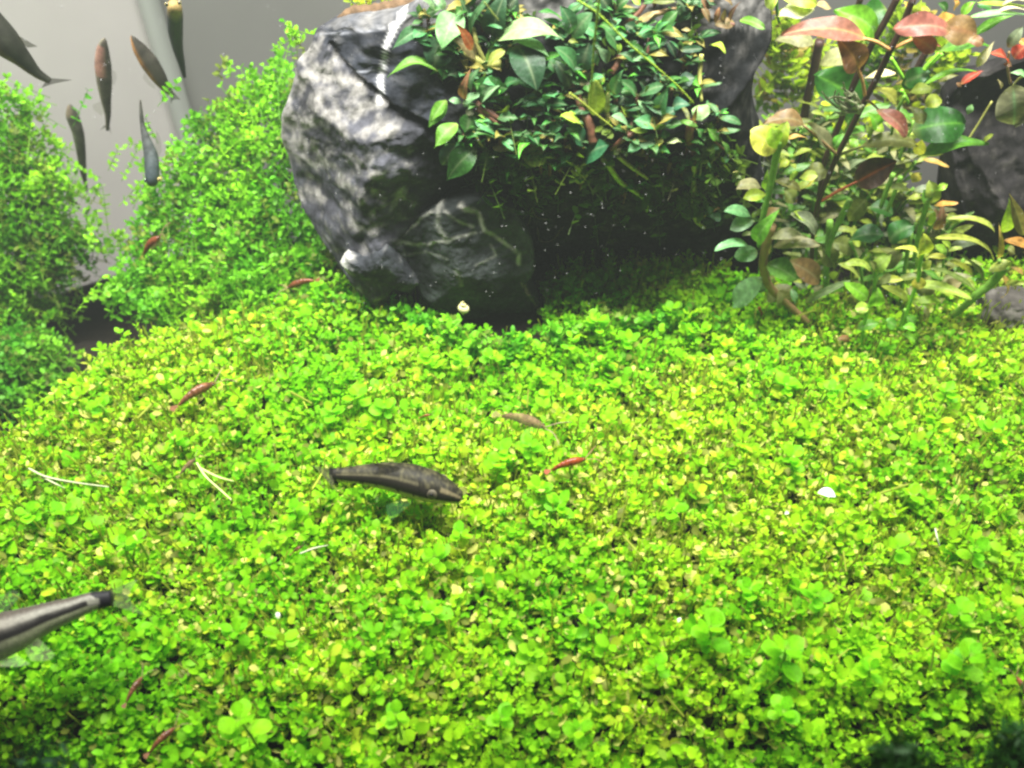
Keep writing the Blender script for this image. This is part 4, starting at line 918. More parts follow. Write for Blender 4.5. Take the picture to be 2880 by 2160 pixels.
# one thin sprig leaning off the rock's shoulder
sg = [(640, 90), (625, 60), (620, 45)]
bush('pearl_sprig', 'single thin green sprig leaning left of the rock top', [(640, 85, 26.5, 7), (632, 68, 26.5, 6), (624, 52, 26.5, 6)], 18, 9.0, leafL=0.2)

# ------------------------------------------------------------------ the carpet
s = 0.21
xs = np.arange(-21, 21, s); ys = np.arange(5.2, 24.5, s * 0.9)
CX, CY = np.meshgrid(xs, ys)
CX = CX.ravel() + rng.uniform(-0.5, 0.5, CX.size) * s; CY = CY.ravel() + rng.uniform(-0.5, 0.5, CY.size) * s
sd = signed_dist(np.stack([CX, CY], 1)) + 0.55 * nz(CX, CY, 0.6, 3.3)
view = np.abs(CX) < (0.58 * (CY * math.cos(PITCH) + 20 * math.sin(PITCH)) + 2.0)
keep = (sd > np.where((CY > 16) & (CX > 1.0), -2.6, -0.1)) & view
CX, CY = CX[keep], CY[keep]; sd = sd[keep]
gz = ground_z(CX, CY)
n = len(CX)
patch = nz(CX, CY, 0.22, 8.8) + 0.6 * nz(CX, CY, 0.6, 5.1)
def blobw(px, py, r):
    p = atZ('F', px, py, 0)
    return np.exp(-((CX - p.x) ** 2 + (CY - p.y) ** 2) / (2 * r * r))
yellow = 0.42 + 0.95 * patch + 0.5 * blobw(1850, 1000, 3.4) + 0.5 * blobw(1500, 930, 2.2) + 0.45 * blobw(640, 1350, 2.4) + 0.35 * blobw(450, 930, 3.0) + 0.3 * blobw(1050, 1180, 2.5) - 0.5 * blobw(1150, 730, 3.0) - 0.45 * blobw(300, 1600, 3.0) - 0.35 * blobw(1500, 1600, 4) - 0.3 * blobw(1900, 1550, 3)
yellow = np.clip(yellow, 0, 1)
gap = nz(CX, CY, 0.8, 22.0)
bare = gap > 0.42                                        # thin spots where soil shows
h = np.clip(rng.normal(0.66, 0.2, n) + 0.4 * nz(CX, CY, 0.5, 14.0) + 0.2 * nz(CX, CY, 1.3, 15.0), 0.2, 1.4)
h = np.where(bare, h * 0.55, h)
lean = np.stack([rng.normal(0, 0.32, n), rng.normal(-0.05, 0.32, n), np.ones(n)], 1); lean = unit(lean)
A = np.stack([CX, CY, gz - 0.05], 1); Tp = A + lean * h[:, None]
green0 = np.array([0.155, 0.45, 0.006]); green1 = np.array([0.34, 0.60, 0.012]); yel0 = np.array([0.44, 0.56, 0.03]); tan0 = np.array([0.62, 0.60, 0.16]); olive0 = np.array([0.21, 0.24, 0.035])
gm = np.clip(0.55 - 0.75 * blobw(1150, 720, 2.6) - 0.5 * blobw(600, 700, 2.4) - 0.5 * blobw(250, 1620, 2.5) + 0.8 * nz(CX, CY, 0.5, 31.0) + rng.normal(0, 0.25, n), 0, 1)[:, None]  # green deepens at rock foot and front: partly leaf tone, partly painted shade
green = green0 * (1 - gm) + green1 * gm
P, D, N, L, Wd, C = [], [], [], [], [], []
big = np.clip(np.exp(rng.normal(0, 0.3, n)) + 0.25 * nz(CX, CY, 0.35, 44.0), 0.5, 2.1)
for k in range(4):
    f = 1 - k * 0.23
    q = A + lean * (h * f)[:, None]
    a0 = rng.random(n) * 3.14 + k * 1.57
    for w in range(3 if k == 0 else 2):
        a = a0 + w * (2.1 if k == 0 else 3.14) + rng.normal(0, 0.25, n)
        d = np.stack([np.cos(a), np.sin(a), np.full(n, 0.55 if k == 0 else 0.28) + rng.normal(0, 0.22, n)], 1)
        P.append(q); D.append(d + 0.3 * lean); N.append(lean + rng.normal(0, 0.25, (n, 3)))
        l = (0.15 if k == 0 else 0.19) * big * rng.uniform(0.65, 1.3, n)
        L.append(l); Wd.append(l * rng.uniform(0.6, 0.85, n))
        r1 = rng.random(n)
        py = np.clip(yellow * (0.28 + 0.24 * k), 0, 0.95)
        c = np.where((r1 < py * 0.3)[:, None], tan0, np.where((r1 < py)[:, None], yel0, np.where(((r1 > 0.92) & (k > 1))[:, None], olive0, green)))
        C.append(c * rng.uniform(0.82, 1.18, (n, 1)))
P, D, N, C = map(np.concatenate, (P, D, N, C)); L, Wd = map(np.concatenate, (L, Wd))
ok = rng.random(len(L)) < 0.9
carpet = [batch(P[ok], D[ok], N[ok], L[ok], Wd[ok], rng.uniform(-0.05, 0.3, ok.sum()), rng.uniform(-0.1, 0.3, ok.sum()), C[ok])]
# fallen and old leaves low in the mat
m = int(n * 1.7)
k = rng.integers(0, n, m)
P2 = np.stack([CX[k] + rng.normal(0, 0.2, m), CY[k] + rng.normal(0, 0.2, m), gz[k] + rng.uniform(0.03, 0.5, m)], 1)
a = rng.random(m) * 6.28
D2 = np.stack([np.cos(a), np.sin(a), rng.normal(0.1, 0.35, m)], 1)
r1 = rng.random(m)[:, None]
C2 = np.where(r1 < 0.42, olive0, np.where(r1 < 0.42 + 0.25 * yellow[k][:, None], tan0, green[k] * 0.9)) * rng.uniform(0.75, 1.15, (m, 1))
L2 = rng.uniform(0.14, 0.32, m)
carpet.append(batch(P2, D2, np.stack([rng.normal(0, 0.5, m), rng.normal(0, 0.5, m), np.ones(m)], 1), L2, L2 * rng.uniform(0.45, 0.8, m), rng.uniform(-0.1, 0.4, m), rng.uniform(-0.1, 0.4, m), C2))
mid = A + lean * (h * 0.5)[:, None] + rng.normal(0, 0.05, (n, 3))
sc = (olive0 * 0.45 + green * 0.35 + tan0 * 0.2) * rng.uniform(0.8, 1.2, (n, 1))
carpet.append(prisms(A, mid, np.full(n, 0.03), sc)); carpet.append(prisms(mid, Tp, np.full(n, 0.027), sc))
# upright bare stalks, thickest where the mat has yellowed
k = rng.integers(0, n, 9000); k = k[rng.random(9000) < 0.15 + 0.85 * yellow[k]]; m = len(k)
A4 = np.stack([CX[k] + rng.normal(0, 0.12, m), CY[k] + rng.normal(0, 0.12, m), gz[k]], 1)
B4 = A4 + np.stack([rng.normal(0, 0.18, m), rng.normal(0, 0.18, m), rng.uniform(0.5, 1.15, m)], 1)
carpet.append(prisms(A4, B4, rng.uniform(0.016, 0.03, m), (yel0 * 0.5 + tan0 * 0.4) * rng.uniform(0.7, 1.15, (m, 1)), 4))
# loose straggling runners lying over the mat
m = 60
k = rng.integers(0, n, m); a = rng.random(m) * 6.28; l = rng.uniform(0.35, 0.8, m)
A3 = np.stack([CX[k], CY[k], gz[k] + rng.uniform(0.5, 0.95, m)], 1)
B3 = A3 + np.stack([np.cos(a) * l, np.sin(a) * l, rng.normal(0.05, 0.2, m)], 1)
carpet.append(prisms(A3, B3, rng.uniform(0.022, 0.038, m), (yel0 * 0.55 + tan0 * 0.3) * rng.uniform(0.7, 1.2, (m, 1)), 5))
cp = joined('carpet_plants', carpet, M_CARPET)
cp['kind'] = 'stuff'; cp['label'] = 'dense lime green carpet of tiny round-leaved plants'; cp['category'] = 'ground cover'

# prominent larger sprigs that stand above the mat
spool = []
for i in range(9):
    c = lerp((0.16, 0.50, 0.008), (0.30, 0.64, 0.012), random.random())
    me = leaf_mesh('sprig_leaf', 1.0, random.uniform(0.62, 0.8), random.choice(['oval', 'round', 'obov']), arch=random.uniform(0.0, 0.1), fold=random.uniform(-0.05, 0.2), wave=0.03, col=c, rib=tuple(q * 1.08 for q in c), pf=0.08, rows=9, spot=0.1)
    me.materials.append(M_CARPET); spool.append(me)
def sprig(px, py, L, n=6, h=0.55, label=None, z=0.42, name='carpet_sprig'):
    p = atZ('F', px, py, z)
    t = thing(name, label or 'larger bright green sprig standing above the fine carpet', 'plant', p, 'large sprigs in the carpet')
    top = Vector((random.uniform(-0.12, 0.12), random.uniform(-0.12, 0.12), h))
    obj('stem', tube_mesh('stem', [(0, 0, -0.9), (top.x * 0.4, top.y * 0.4, h * 0.3), tuple(top)], 0.034, (0.24, 0.46, 0.03), sides=6, n=8), M_STEM, t)
    a0 = random.uniform(0, 6.28)
    for i in range(n):
        lev = 0 if i < 3 else (1 if i < 5 else 2)
        a = a0 + i * 2.2 + random.uniform(-0.3, 0.3)
        el = (0.65, 0.3, 0.1)[lev] + random.uniform(-0.2, 0.2)
        d = Vector((math.cos(a) * math.cos(el), math.sin(a) * math.cos(el), math.sin(el)))
        b = top * (1 - 0.33 * lev)
        l = L * random.uniform(0.75, 1.1) * (0.85 if lev == 0 else 1)
        X = d; Zv = Vector((0, 0, 1)) - X * X.z; Zv.normalize(); Yv = Zv.cross(X)
        o = obj('leaf', random.choice(spool), None, t)
        o.matrix_local = Matrix.Translation(b) @ Matrix((X, Yv, Zv)).transposed().to_4x4() @ Matrix.Rotation(random.uniform(-0.35, 0.35), 4, 'X') @ Matrix.Scale(l, 4)
    return t
for px, py, L in [(520, 1375, .5), (770, 865, .55), (830, 890, .5), (720, 905, .45), (1085, 985, .55), (1140, 975, .5), (1060, 1020, .45), (945, 1215, .55), (1290, 712, .55), (1440, 690, .45), (1350, 745, .5), (1060, 775, .5), (1000, 790, .42), (930, 780, .42), (1230, 760, .45), (1505, 735, .45),
                  (1790, 850, .5), (1700, 835, .5), (1960, 1070, .5), (2070, 1330, .55), (1460, 1105, .55), (1160, 1075, .5), (1870, 1460, .5), (1620, 1275, .55), (160, 1110, .5), (75, 1115, .5), (305, 1175, .45), (1210, 1100, .5), (940, 1330, .5), (990, 1160, .45), (1720, 1000, .5), (1930, 1200, .55), (2100, 1210, .5),
                  (1760, 1300, .5), (1270, 1360, .45), (1420, 1450, .45), (1690, 1540, .5), (1850, 870, .5), (2040, 860, .45), (2150, 940, .55), (640, 1120, .45), (270, 1200, .45), (860, 1560, .45), (1080, 1560, .45), (1250, 1590, .45), (380, 960, .42), (560, 1010, .42), (230, 890, .42)]:
    sprig(px, py, L * 0.84, random.randint(5, 8), random.uniform(0.12, 0.42))
sprig(540, 1580, .58, 6, 0.7, 'four-leaved bright sprig near the bottom edge, right of the lowest shrimp')
sprig(1690, 1440, .55, 7, 0.7, 'leafy sprig between the carpet middle and the bottom right corner')
sprig(1535, 1395, .6, 7, 0.75, 'broad-leaved sprig with overlapping leaves below the white leaf scrap')
sprig(2060, 1450, .55, 8, 0.7, 'densest cluster of round leaves in the lower right of the carpet')

# ------------------------------------------------------------------ fish
def grid_fin(name, parent, loc, base, tip, col, mat, rays=9, rows=5, ray_col=None, bulge=0.0):
    """membrane between a base line and an outer edge, striped by fin rays"""
    Bp = catmull([tuple(p) for p in base], rays * 2 + 1); Tp_ = catmull([tuple(p) for p in tip], rays * 2 + 1)
    V, C = [], []
    rc = ray_col or tuple(q * 0.35 for q in col)
    for i in range(rows + 1):
        f = i / rows
        for j in range(rays * 2 + 1):
            V.append(Bp[j] * (1 - f) + Tp_[j] * f - np.array(tuple(loc)) + np.array([0, 0, bulge * math.sin(math.pi * f)]))
            C.append(rc if j % 2 == 0 else col)
    w = rays * 2 + 1
    F = [(i * w + j, i * w + j + 1, (i + 1) * w + j + 1, (i + 1) * w + j) for i in range(rows) for j in range(w - 1)]
    return obj(name, new_mesh(name, V, F, C), mat, parent)
def ball(name, parent, p, r, col, mat, squash=1.0, ring=None, axis=None):
    V, F, C = [], [], []
    nu, nv = 10, 14
    ax = (axis or Vector((0, -1, 0))).normalized()
    e1 = ax.orthogonal().normalized(); e2 = ax.cross(e1)
    for i in range(nu + 1):
        th = math.pi * i / nu
        for j in range(nv):
            a = 2 * math.pi * j / nv
            d = ax * (math.cos(th) * squash) + (e1 * math.cos(a) + e2 * math.sin(a)) * math.sin(th)
            V.append(tuple(p + d * r))
            C.append(col if th < 0.75 else (ring or col))
    for i in range(nu):
        for j in range(nv):
            k = (j + 1) % nv
            F.append((i * nv + j, i * nv + k, (i + 1) * nv + k, (i + 1) * nv + j))
    return obj(name, new_mesh(name, V, F, C), mat, parent)
def fish_body(parent, spine, ra, rb, colorfn, up=(0, 0, 1), n=60, sides=28):
    sp_ = catmull([tuple(p) for p in spine], n)
    t = np.linspace(0, 1, n)
    A_ = np.interp(t, np.linspace(0, 1, len(ra)), ra); B_2 = np.interp(t, np.linspace(0, 1, len(rb)), rb)
    kern = np.array([1, 2, 3, 2, 1]) / 9.0
    A_ = np.convolve(np.pad(A_, 2, 'edge'), kern, 'valid'); B_2 = np.convolve(np.pad(B_2, 2, 'edge'), kern, 'valid')
    A_[0] *= 0.25; B_2[0] *= 0.25; A_[1] *= 0.7; B_2[1] *= 0.7
    V, F, C = loft(sp_, A_, B_2, up, sides, colorfn)
    loc = np.array(tuple(parent.location))
    return obj('body', new_mesh('body', V - loc, F, C), M_FISH, parent), sp_, A_, B_2

def oto_color(t, ang, p):
    a = math.degrees(ang)                                # 0 = back, 180 = belly
    nzv = noise.noise(Vector(p) * 6.0); n2 = noise.noise(Vector(p) * 14.0)
    bar = 0.5 + 0.5 * math.sin(t * 46 + 2.5 * nzv)
    n3 = noise.noise(Vector(p) * 8.5 + Vector((3, 9, 1)))
    back = lerp((0.012, 0.011, 0.006), (0.066, 0.060, 0.029), min(1, max(0, 0.1 + 0.6 * bar * (0.2 + t) + 1.1 * n2 + 0.7 * n3)))
    band = (0.016, 0.014, 0.010); belly = (0.40, 0.39, 0.16)
    e0 = 66 + 6 * nzv; e1 = 108 + 6 * nzv
    if t < 0.26: e0 += (0.26 - t) * 30
    if a < e0: c = back
    elif a < e1: c = band
    else: c = belly
    if a < e0 and a > e0 - 9 and t > 0.35: c = lerp(back, (0.16, 0.145, 0.085), 0.5)
    if t > 0.965: c = band
    if abs(t - 0.335 - 0.03 * math.cos(ang)) < 0.007 and a < 120: c = tuple(q * 0.45 for q in c)
    if t < 0.20 and 45 < a < 62: c = lerp(back, (0.24, 0.2, 0.11), 0.6)
    return c
# --- the sucker catfish in the middle of the picture
ft = thing('sucker_catfish', 'dark striped sucker catfish resting on the carpet in mid-picture', 'fish', atZ('R8', 1000, 480, 1.0))
def F8(x, y, z): return atZ('R8', x, y, z + 0.3)
spn = [F8(1582, 640, 0.72), F8(1450, 582, 0.84), F8(1300, 530, 0.92), F8(1120, 478, 0.98), F8(920, 440, 1.0), F8(720, 428, 1.0), F8(560, 428, 0.98), F8(440, 425, 0.96)]
u = cm('R8', 1, F8(1000, 480, 1.0))
body, spc, RA, RB = fish_body(ft, spn, [50 * u, 112 * u, 150 * u, 152 * u, 126 * u, 92 * u, 66 * u, 50 * u], [48 * u, 106 * u, 144 * u, 150 * u, 126 * u, 95 * u, 72 * u, 58 * u], oto_color, up=(0.05, 0.36, 0.93), sides=36, n=90)
L0 = ft.location
bl = spc[-1]
grid_fin('tail_fin', ft, L0, [F8(452, 385, 1.05), F8(440, 430, 0.98), F8(440, 490, 0.95)], [F8(240, 342, 1.1), F8(335, 425, 1.0), F8(448, 572, 0.85)], (0.07, 0.075, 0.03), M_FIN, rays=10, ray_col=(0.015, 0.015, 0.012))
grid_fin('tail_base', ft, L0, [F8(470, 370, 1.12), F8(455, 430, 0.98), F8(480, 505, 0.8)], [F8(400, 365, 1.12), F8(400, 450, 0.93), F8(470, 525, 0.7)], (0.02, 0.02, 0.016), M_FISH, rays=6, ray_col=(0.016, 0.016, 0.012))
grid_fin('dorsal_fin', ft, L0, [F8(1040, 378, 1.3), F8(950, 372, 1.28), F8(850, 372, 1.22)], [F8(1000, 356, 1.5), F8(890, 336, 1.58), F8(780, 322, 1.62)], (0.09, 0.085, 0.045), M_FIN, rays=7, ray_col=(0.022, 0.02, 0.012))
grid_fin('pectoral_fin', ft, L0, [F8(1170, 640, 0.8), F8(1110, 640, 0.78), F8(1060, 630, 0.76)], [F8(960, 830, 0.62), F8(920, 800, 0.6), F8(900, 700, 0.62)], (0.05, 0.20, 0.04), M_FIN_FAINT, rays=8, ray_col=(0.04, 0.10, 0.05))
grid_fin('pelvic_fin', ft, L0, [F8(870, 540, 0.78), F8(830, 535, 0.78), F8(780, 530, 0.8)], [F8(825, 680, 0.62), F8(780, 600, 0.7), F8(740, 560, 0.74)], (0.22, 0.28, 0.10), M_FIN_FAINT, rays=6, ray_col=(0.03, 0.04, 0.02))
def eye_at(parent, spc, RA, RB, t, ang, side, r, iris, squash=0.6, up=np.array([0.05, 0.36, 0.93])):
    i = int(t * (len(spc) - 1))
    T = unit(spc[i + 1] - spc[i - 1]); sdv = unit(np.cross(T, up)); un = np.cross(sdv, T)
    off = sdv * (math.sin(ang) * side * RA[i]) + un * (math.cos(ang) * RB[i])
    p = Vector(tuple(spc[i] + off * 0.97)) - parent.location
    ax = Vector(tuple(unit(off)))
    e = ball('eye', parent, p, r, iris, M_FISH, squash, ring=(0.085, 0.075, 0.05), axis=ax)
    ball('pupil', e, p + ax * r * squash * 0.72, r * 0.48, (0.006, 0.006, 0.006), M_EYE, 0.5, axis=ax)
# which side of the body faces the camera?
i = int(0.25 * len(spc)); T = unit(spc[i + 1] - spc[i - 1]); sv = np.cross(T, np.array([0, 0, 1.0]))
NEAR = 1 if sv[1] < 0 else -1
eye_at(ft, spc, RA, RB, 0.25, math.radians(82), NEAR, 48 * u, (0.05, 0.045, 0.03))
eye_at(ft, spc, RA, RB, 0.235, math.radians(72), -NEAR, 46 * u, (0.04, 0.036, 0.028))

# --- the one leaving the frame at the lower left, nearer to the lens
def F9(x, y, d): return atD('R9', x, y, d)
def oto2(t, ang, p):
    a = math.degrees(ang); nzv = noise.noise(Vector(p) * 5.0); n2 = noise.noise(Vector(p) * 13.0)
    back = lerp((0.10, 0.08, 0.06), (0.24, 0.19, 0.145), 0.5 + 0.7 * n2)
    if t > 0.5: back = lerp((0.15, 0.13, 0.10), back, 0.5)
    ss = lambda e, w: min(1, max(0, (a - e - 4 * nzv + w) / (2 * w)))
    c = lerp(back, (0.035, 0.03, 0.026), 0.75)
    c = lerp(c, lerp(back, (0.21, 0.205, 0.17), min(1, max(0, t * 1.9 - 0.2))), ss(24, 8))
    c = lerp(c, (0.012, 0.011, 0.010), ss(52, 6))
    c = lerp(c, (0.40, 0.43, 0.25), ss(88, 6))
    if t > 0.90 - 0.02 * math.cos(ang * 2): c = (0.010, 0.010, 0.012)
    if t > 0.86 and t <= 0.93 and a > 50 and a < 100: c = (0.18, 0.18, 0.14)
    return c
dd = 19.5
f2 = thing('sucker_catfish', 'pale sucker catfish with black tail spot, cut off by the left edge', 'fish', F9(200, 1000, dd))
sp2 = [F9(-1500, 1500, dd - 0.1), F9(-1250, 1440, dd), F9(-850, 1330, dd), F9(-300, 1150, dd), F9(200, 970, dd), F9(700, 770, dd + 0.1), F9(1150, 610, dd + 0.15), F9(1450, 505, dd + 0.2), F9(1740, 455, dd + 0.25)]
u2 = cm('R9', 1, F9(200, 900, dd))
b2, spc2, RA2, RB2 = fish_body(f2, sp2, [110 * u2, 280 * u2, 380 * u2, 380 * u2, 320 * u2, 230 * u2, 165 * u2, 135 * u2, 110 * u2], [110 * u2, 280 * u2, 390 * u2, 390 * u2, 330 * u2, 240 * u2, 175 * u2, 150 * u2, 125 * u2], oto2, up=(0, 0.5, 0.85), n=80, sides=32)
L2_ = f2.location
grid_fin('tail_fin', f2, L2_, [F9(1640, 370, dd + .2), F9(1760, 470, dd + .25), F9(1740, 570, dd + .25)], [F9(2150, 150, dd + .1), F9(2010, 430, dd + .1), F9(2240, 720, dd + .0)], (0.26, 0.33, 0.15), M_FIN_MID, rays=11, ray_col=(0.05, 0.06, 0.04))
grid_fin('pelvic_fin', f2, L2_, [F9(520, 1000, dd - .1), F9(420, 1060, dd - .1), F9(300, 1130, dd - .1)], [F9(860, 1330, dd - .2), F9(760, 1420, dd - .2), F9(480, 1430, dd - .2)], (0.46, 0.56, 0.26), M_FIN_FAINT, rays=8, ray_col=(0.42, 0.52, 0.28))
grid_fin('pectoral_fin', f2, L2_, [F9(100, 1230, dd - .15), F9(0, 1270, dd - .15), F9(-100, 1310, dd - .15)], [F9(480, 1480, dd - .3), F9(300, 1520, dd - .3), F9(0, 1520, dd - .3)], (0.46, 0.56, 0.30), M_FIN_FAINT, rays=8, ray_col=(0.40, 0.48, 0.28))
grid_fin('dorsal_fin', f2, L2_, [F9(-350, 870, dd), F9(-200, 820, dd), F9(20, 760, dd)], [F9(-100, 500, dd), F9(200, 330, dd), F9(330, 420, dd)], (0.30, 0.40, 0.22), M_FIN_FAINT, rays=8, ray_col=(0.12, 0.14, 0.10))
eye_at(f2, spc2, RA2, RB2, 0.12, math.radians(75), 1 if np.cross(unit(spc2[12] - spc2[9]), np.array([0, 0, 1.]))[1] < 0 else -1, 75 * u2, (0.05, 0.045, 0.03))

# --- slim fish hovering in front of the back glass, plus one reflection (in R1 zoom pixels)
def slim(label, pts, w, Y, colfn, fins=(), eyes=(), name='tetra', wh=0.75, group='slim fish hovering at the back left'):
    P3 = [atY('R1', x, y, yy) for (x, y), yy in zip(pts, Y)]
    t = thing(name, label, 'fish', P3[len(P3) // 2], group)
    uu = cm('R1', 1, P3[len(P3) // 2]) * 0.86
    # widths are seen sideways in the picture: up axis along the picture's horizontal
    T = (P3[-1] - P3[0]).normalized(); side = -T.cross((CAM - P3[0]).normalized()).normalized()
    b, sc_, ra_, rb_ = fish_body(t, P3, [x * uu * wh for x in w], [x * uu for x in w], colfn, up=tuple(side), n=50, sides=24)
    for f in fins:
        nm, base, tip, col, mt = f
        yb = Y[0] * 0 + sum(Y) / len(Y)
        grid_fin(nm, t, t.location, [atY('R1', x, y, f_y if False else yb) for x, y in base], [atY('R1', x, y, yb) for x, y in tip], col, mt, rays=7)
    for (x, y, r, yy, ring) in eyes:
        p = atY('R1', x, y, yy)
        ax = (CAM - p).normalized()
        e = ball('eye', t, p - t.location, r * uu, (0.02, 0.02, 0.02), M_EYE, 0.7, ring=ring, axis=ax)
    return t
def shade2(dark, edge, patch=None, flip=1):
    def f(t, ang, p):
        k = 0.85 + 0.5 * noise.noise(Vector(p) * 4.0)
        a = math.degrees(ang)
        c = dark if a < 118 else lerp(dark, edge, min(1, (a - 118) / 35))
        if patch and patch[0] < t < patch[1]: c = lerp(c, patch[2], 0.6 * min(1, max(0, (a - 60) / 40)))
        return tuple(max(0.004, q * k) for q in c)
    return f
slim('dark fish diving tail-down at the far left edge, nearest of the back fish', [(-420, -180), (-200, 60), (20, 275), (150, 400), (250, 500), (345, 560)], [60, 150, 125, 75, 42, 26], [25.5, 25.5, 25.5, 25.6, 25.7, 25.8],
     shade2((0.030, 0.031, 0.022), (0.30, 0.22, 0.05)), fins=[('dorsal_fin', [(100, 235), (150, 290), (190, 330)], [(150, 258), (220, 300), (262, 322)], (0.12, 0.12, 0.06), M_FIN), ('tail_fin', [(355, 540), (335, 565), (310, 570)], [(505, 552), (370, 580), (285, 608)], (0.13, 0.12, 0.09), M_FIN)])
slim('upright fish with a pink flank, left of the two hanging side by side', [(722, 262), (710, 340), (712, 450), (722, 580), (732, 690), (745, 790), (742, 900)], [14, 46, 64, 58, 40, 24, 12], [28.6] * 7,
     shade2((0.075, 0.066, 0.050), (0.22, 0.20, 0.14), (0.12, 0.42, (0.42, 0.20, 0.15))), fins=[('tail_fin', [(730, 860), (742, 890), (755, 860)], [(690, 900), (742, 880), (772, 930)], (0.16, 0.15, 0.10), M_FIN), ('anal_fin', [(715, 690), (722, 730), (735, 770)], [(640, 725), (650, 760), (700, 800)], (0.34, 0.34, 0.08), M_FIN_FAINT), ('dorsal_fin', [(775, 480), (775, 520), (768, 570)], [(800, 500), (806, 540), (790, 590)], (0.2, 0.19, 0.14), M_FIN_FAINT)])
slim('slanting dark fish with an orange belly, right of the two hanging side by side', [(905, 245), (960, 330), (1030, 430), (1095, 530), (1150, 610), (1195, 660)], [10, 52, 72, 62, 36, 18], [28.0] * 6,
     shade2((0.045, 0.040, 0.030), (0.42, 0.20, 0.06)), fins=[('tail_fin', [(1175, 650), (1195, 660), (1205, 640)], [(1180, 720), (1200, 690), (1250, 690)], (0.16, 0.17, 0.12), M_FIN), ('anal_fin', [(1000, 500), (1040, 560), (1070, 590)], [(985, 540), (1030, 590), (1075, 620)], (0.3, 0.26, 0.1), M_FIN_FAINT)])
slim('fish facing the lens with a golden head at the top edge', [(1205, 30), (1210, 110), (1212, 210), (1228, 330), (1255, 440), (1275, 530)], [50, 58, 58, 42, 28, 14], [26.2, 26.8, 27.4, 28, 28.4, 28.6],
     lambda t, ang, p: lerp((0.32, 0.23, 0.085), (0.045, 0.05, 0.055), min(1, max(0, (t - 0.05) / 0.14))), eyes=[(1152, 30, 15, 26.1, (0.30, 0.26, 0.09)), (1240, 18, 15, 26.1, (0.30, 0.26, 0.09))], wh=1.0)
slim('blue-grey fish seen from above heading down, beside the bright bush', [(1050, 1280), (1052, 1230), (1050, 1140), (1040, 1060), (1010, 960), (985, 860), (975, 770), (970, 690)], [34, 54, 58, 54, 34, 18, 14, 6], [24.4, 24.4, 24.6, 24.8, 25, 25.2, 25.3, 25.4],
     lambda t, ang, p: tuple(q * (0.8 + 0.5 * noise.noise(Vector(p) * 6)) for q in lerp((0.048, 0.075, 0.085), (0.09, 0.085, 0.07), t)), eyes=[(1008, 1248, 16, 24.3, (0.1, 0.13, 0.13)), (1104, 1240, 17, 24.3, (0.60, 0.50, 0.10))], wh=1.0,
     fins=[('pectoral_fin', [(1070, 1010), (1085, 1060), (1090, 1100)], [(1080, 900), (1110, 960), (1120, 1040)], (0.28, 0.34, 0.10), M_FIN_FAINT)])
slim('faint brownish reflection of a fish in the side glass, modelled as a body', [(480, 720), (500, 800), (540, 920), (560, 1050), (575, 1180), (600, 1320)], [14, 50, 44, 36, 26, 8], [29.2] * 6,  # mirror image of the upright fish in the side glass, added as a solid body
     shade2((0.085, 0.085, 0.06), (0.2, 0.2, 0.13), (0.0, 0.2, (0.22, 0.16, 0.11))))

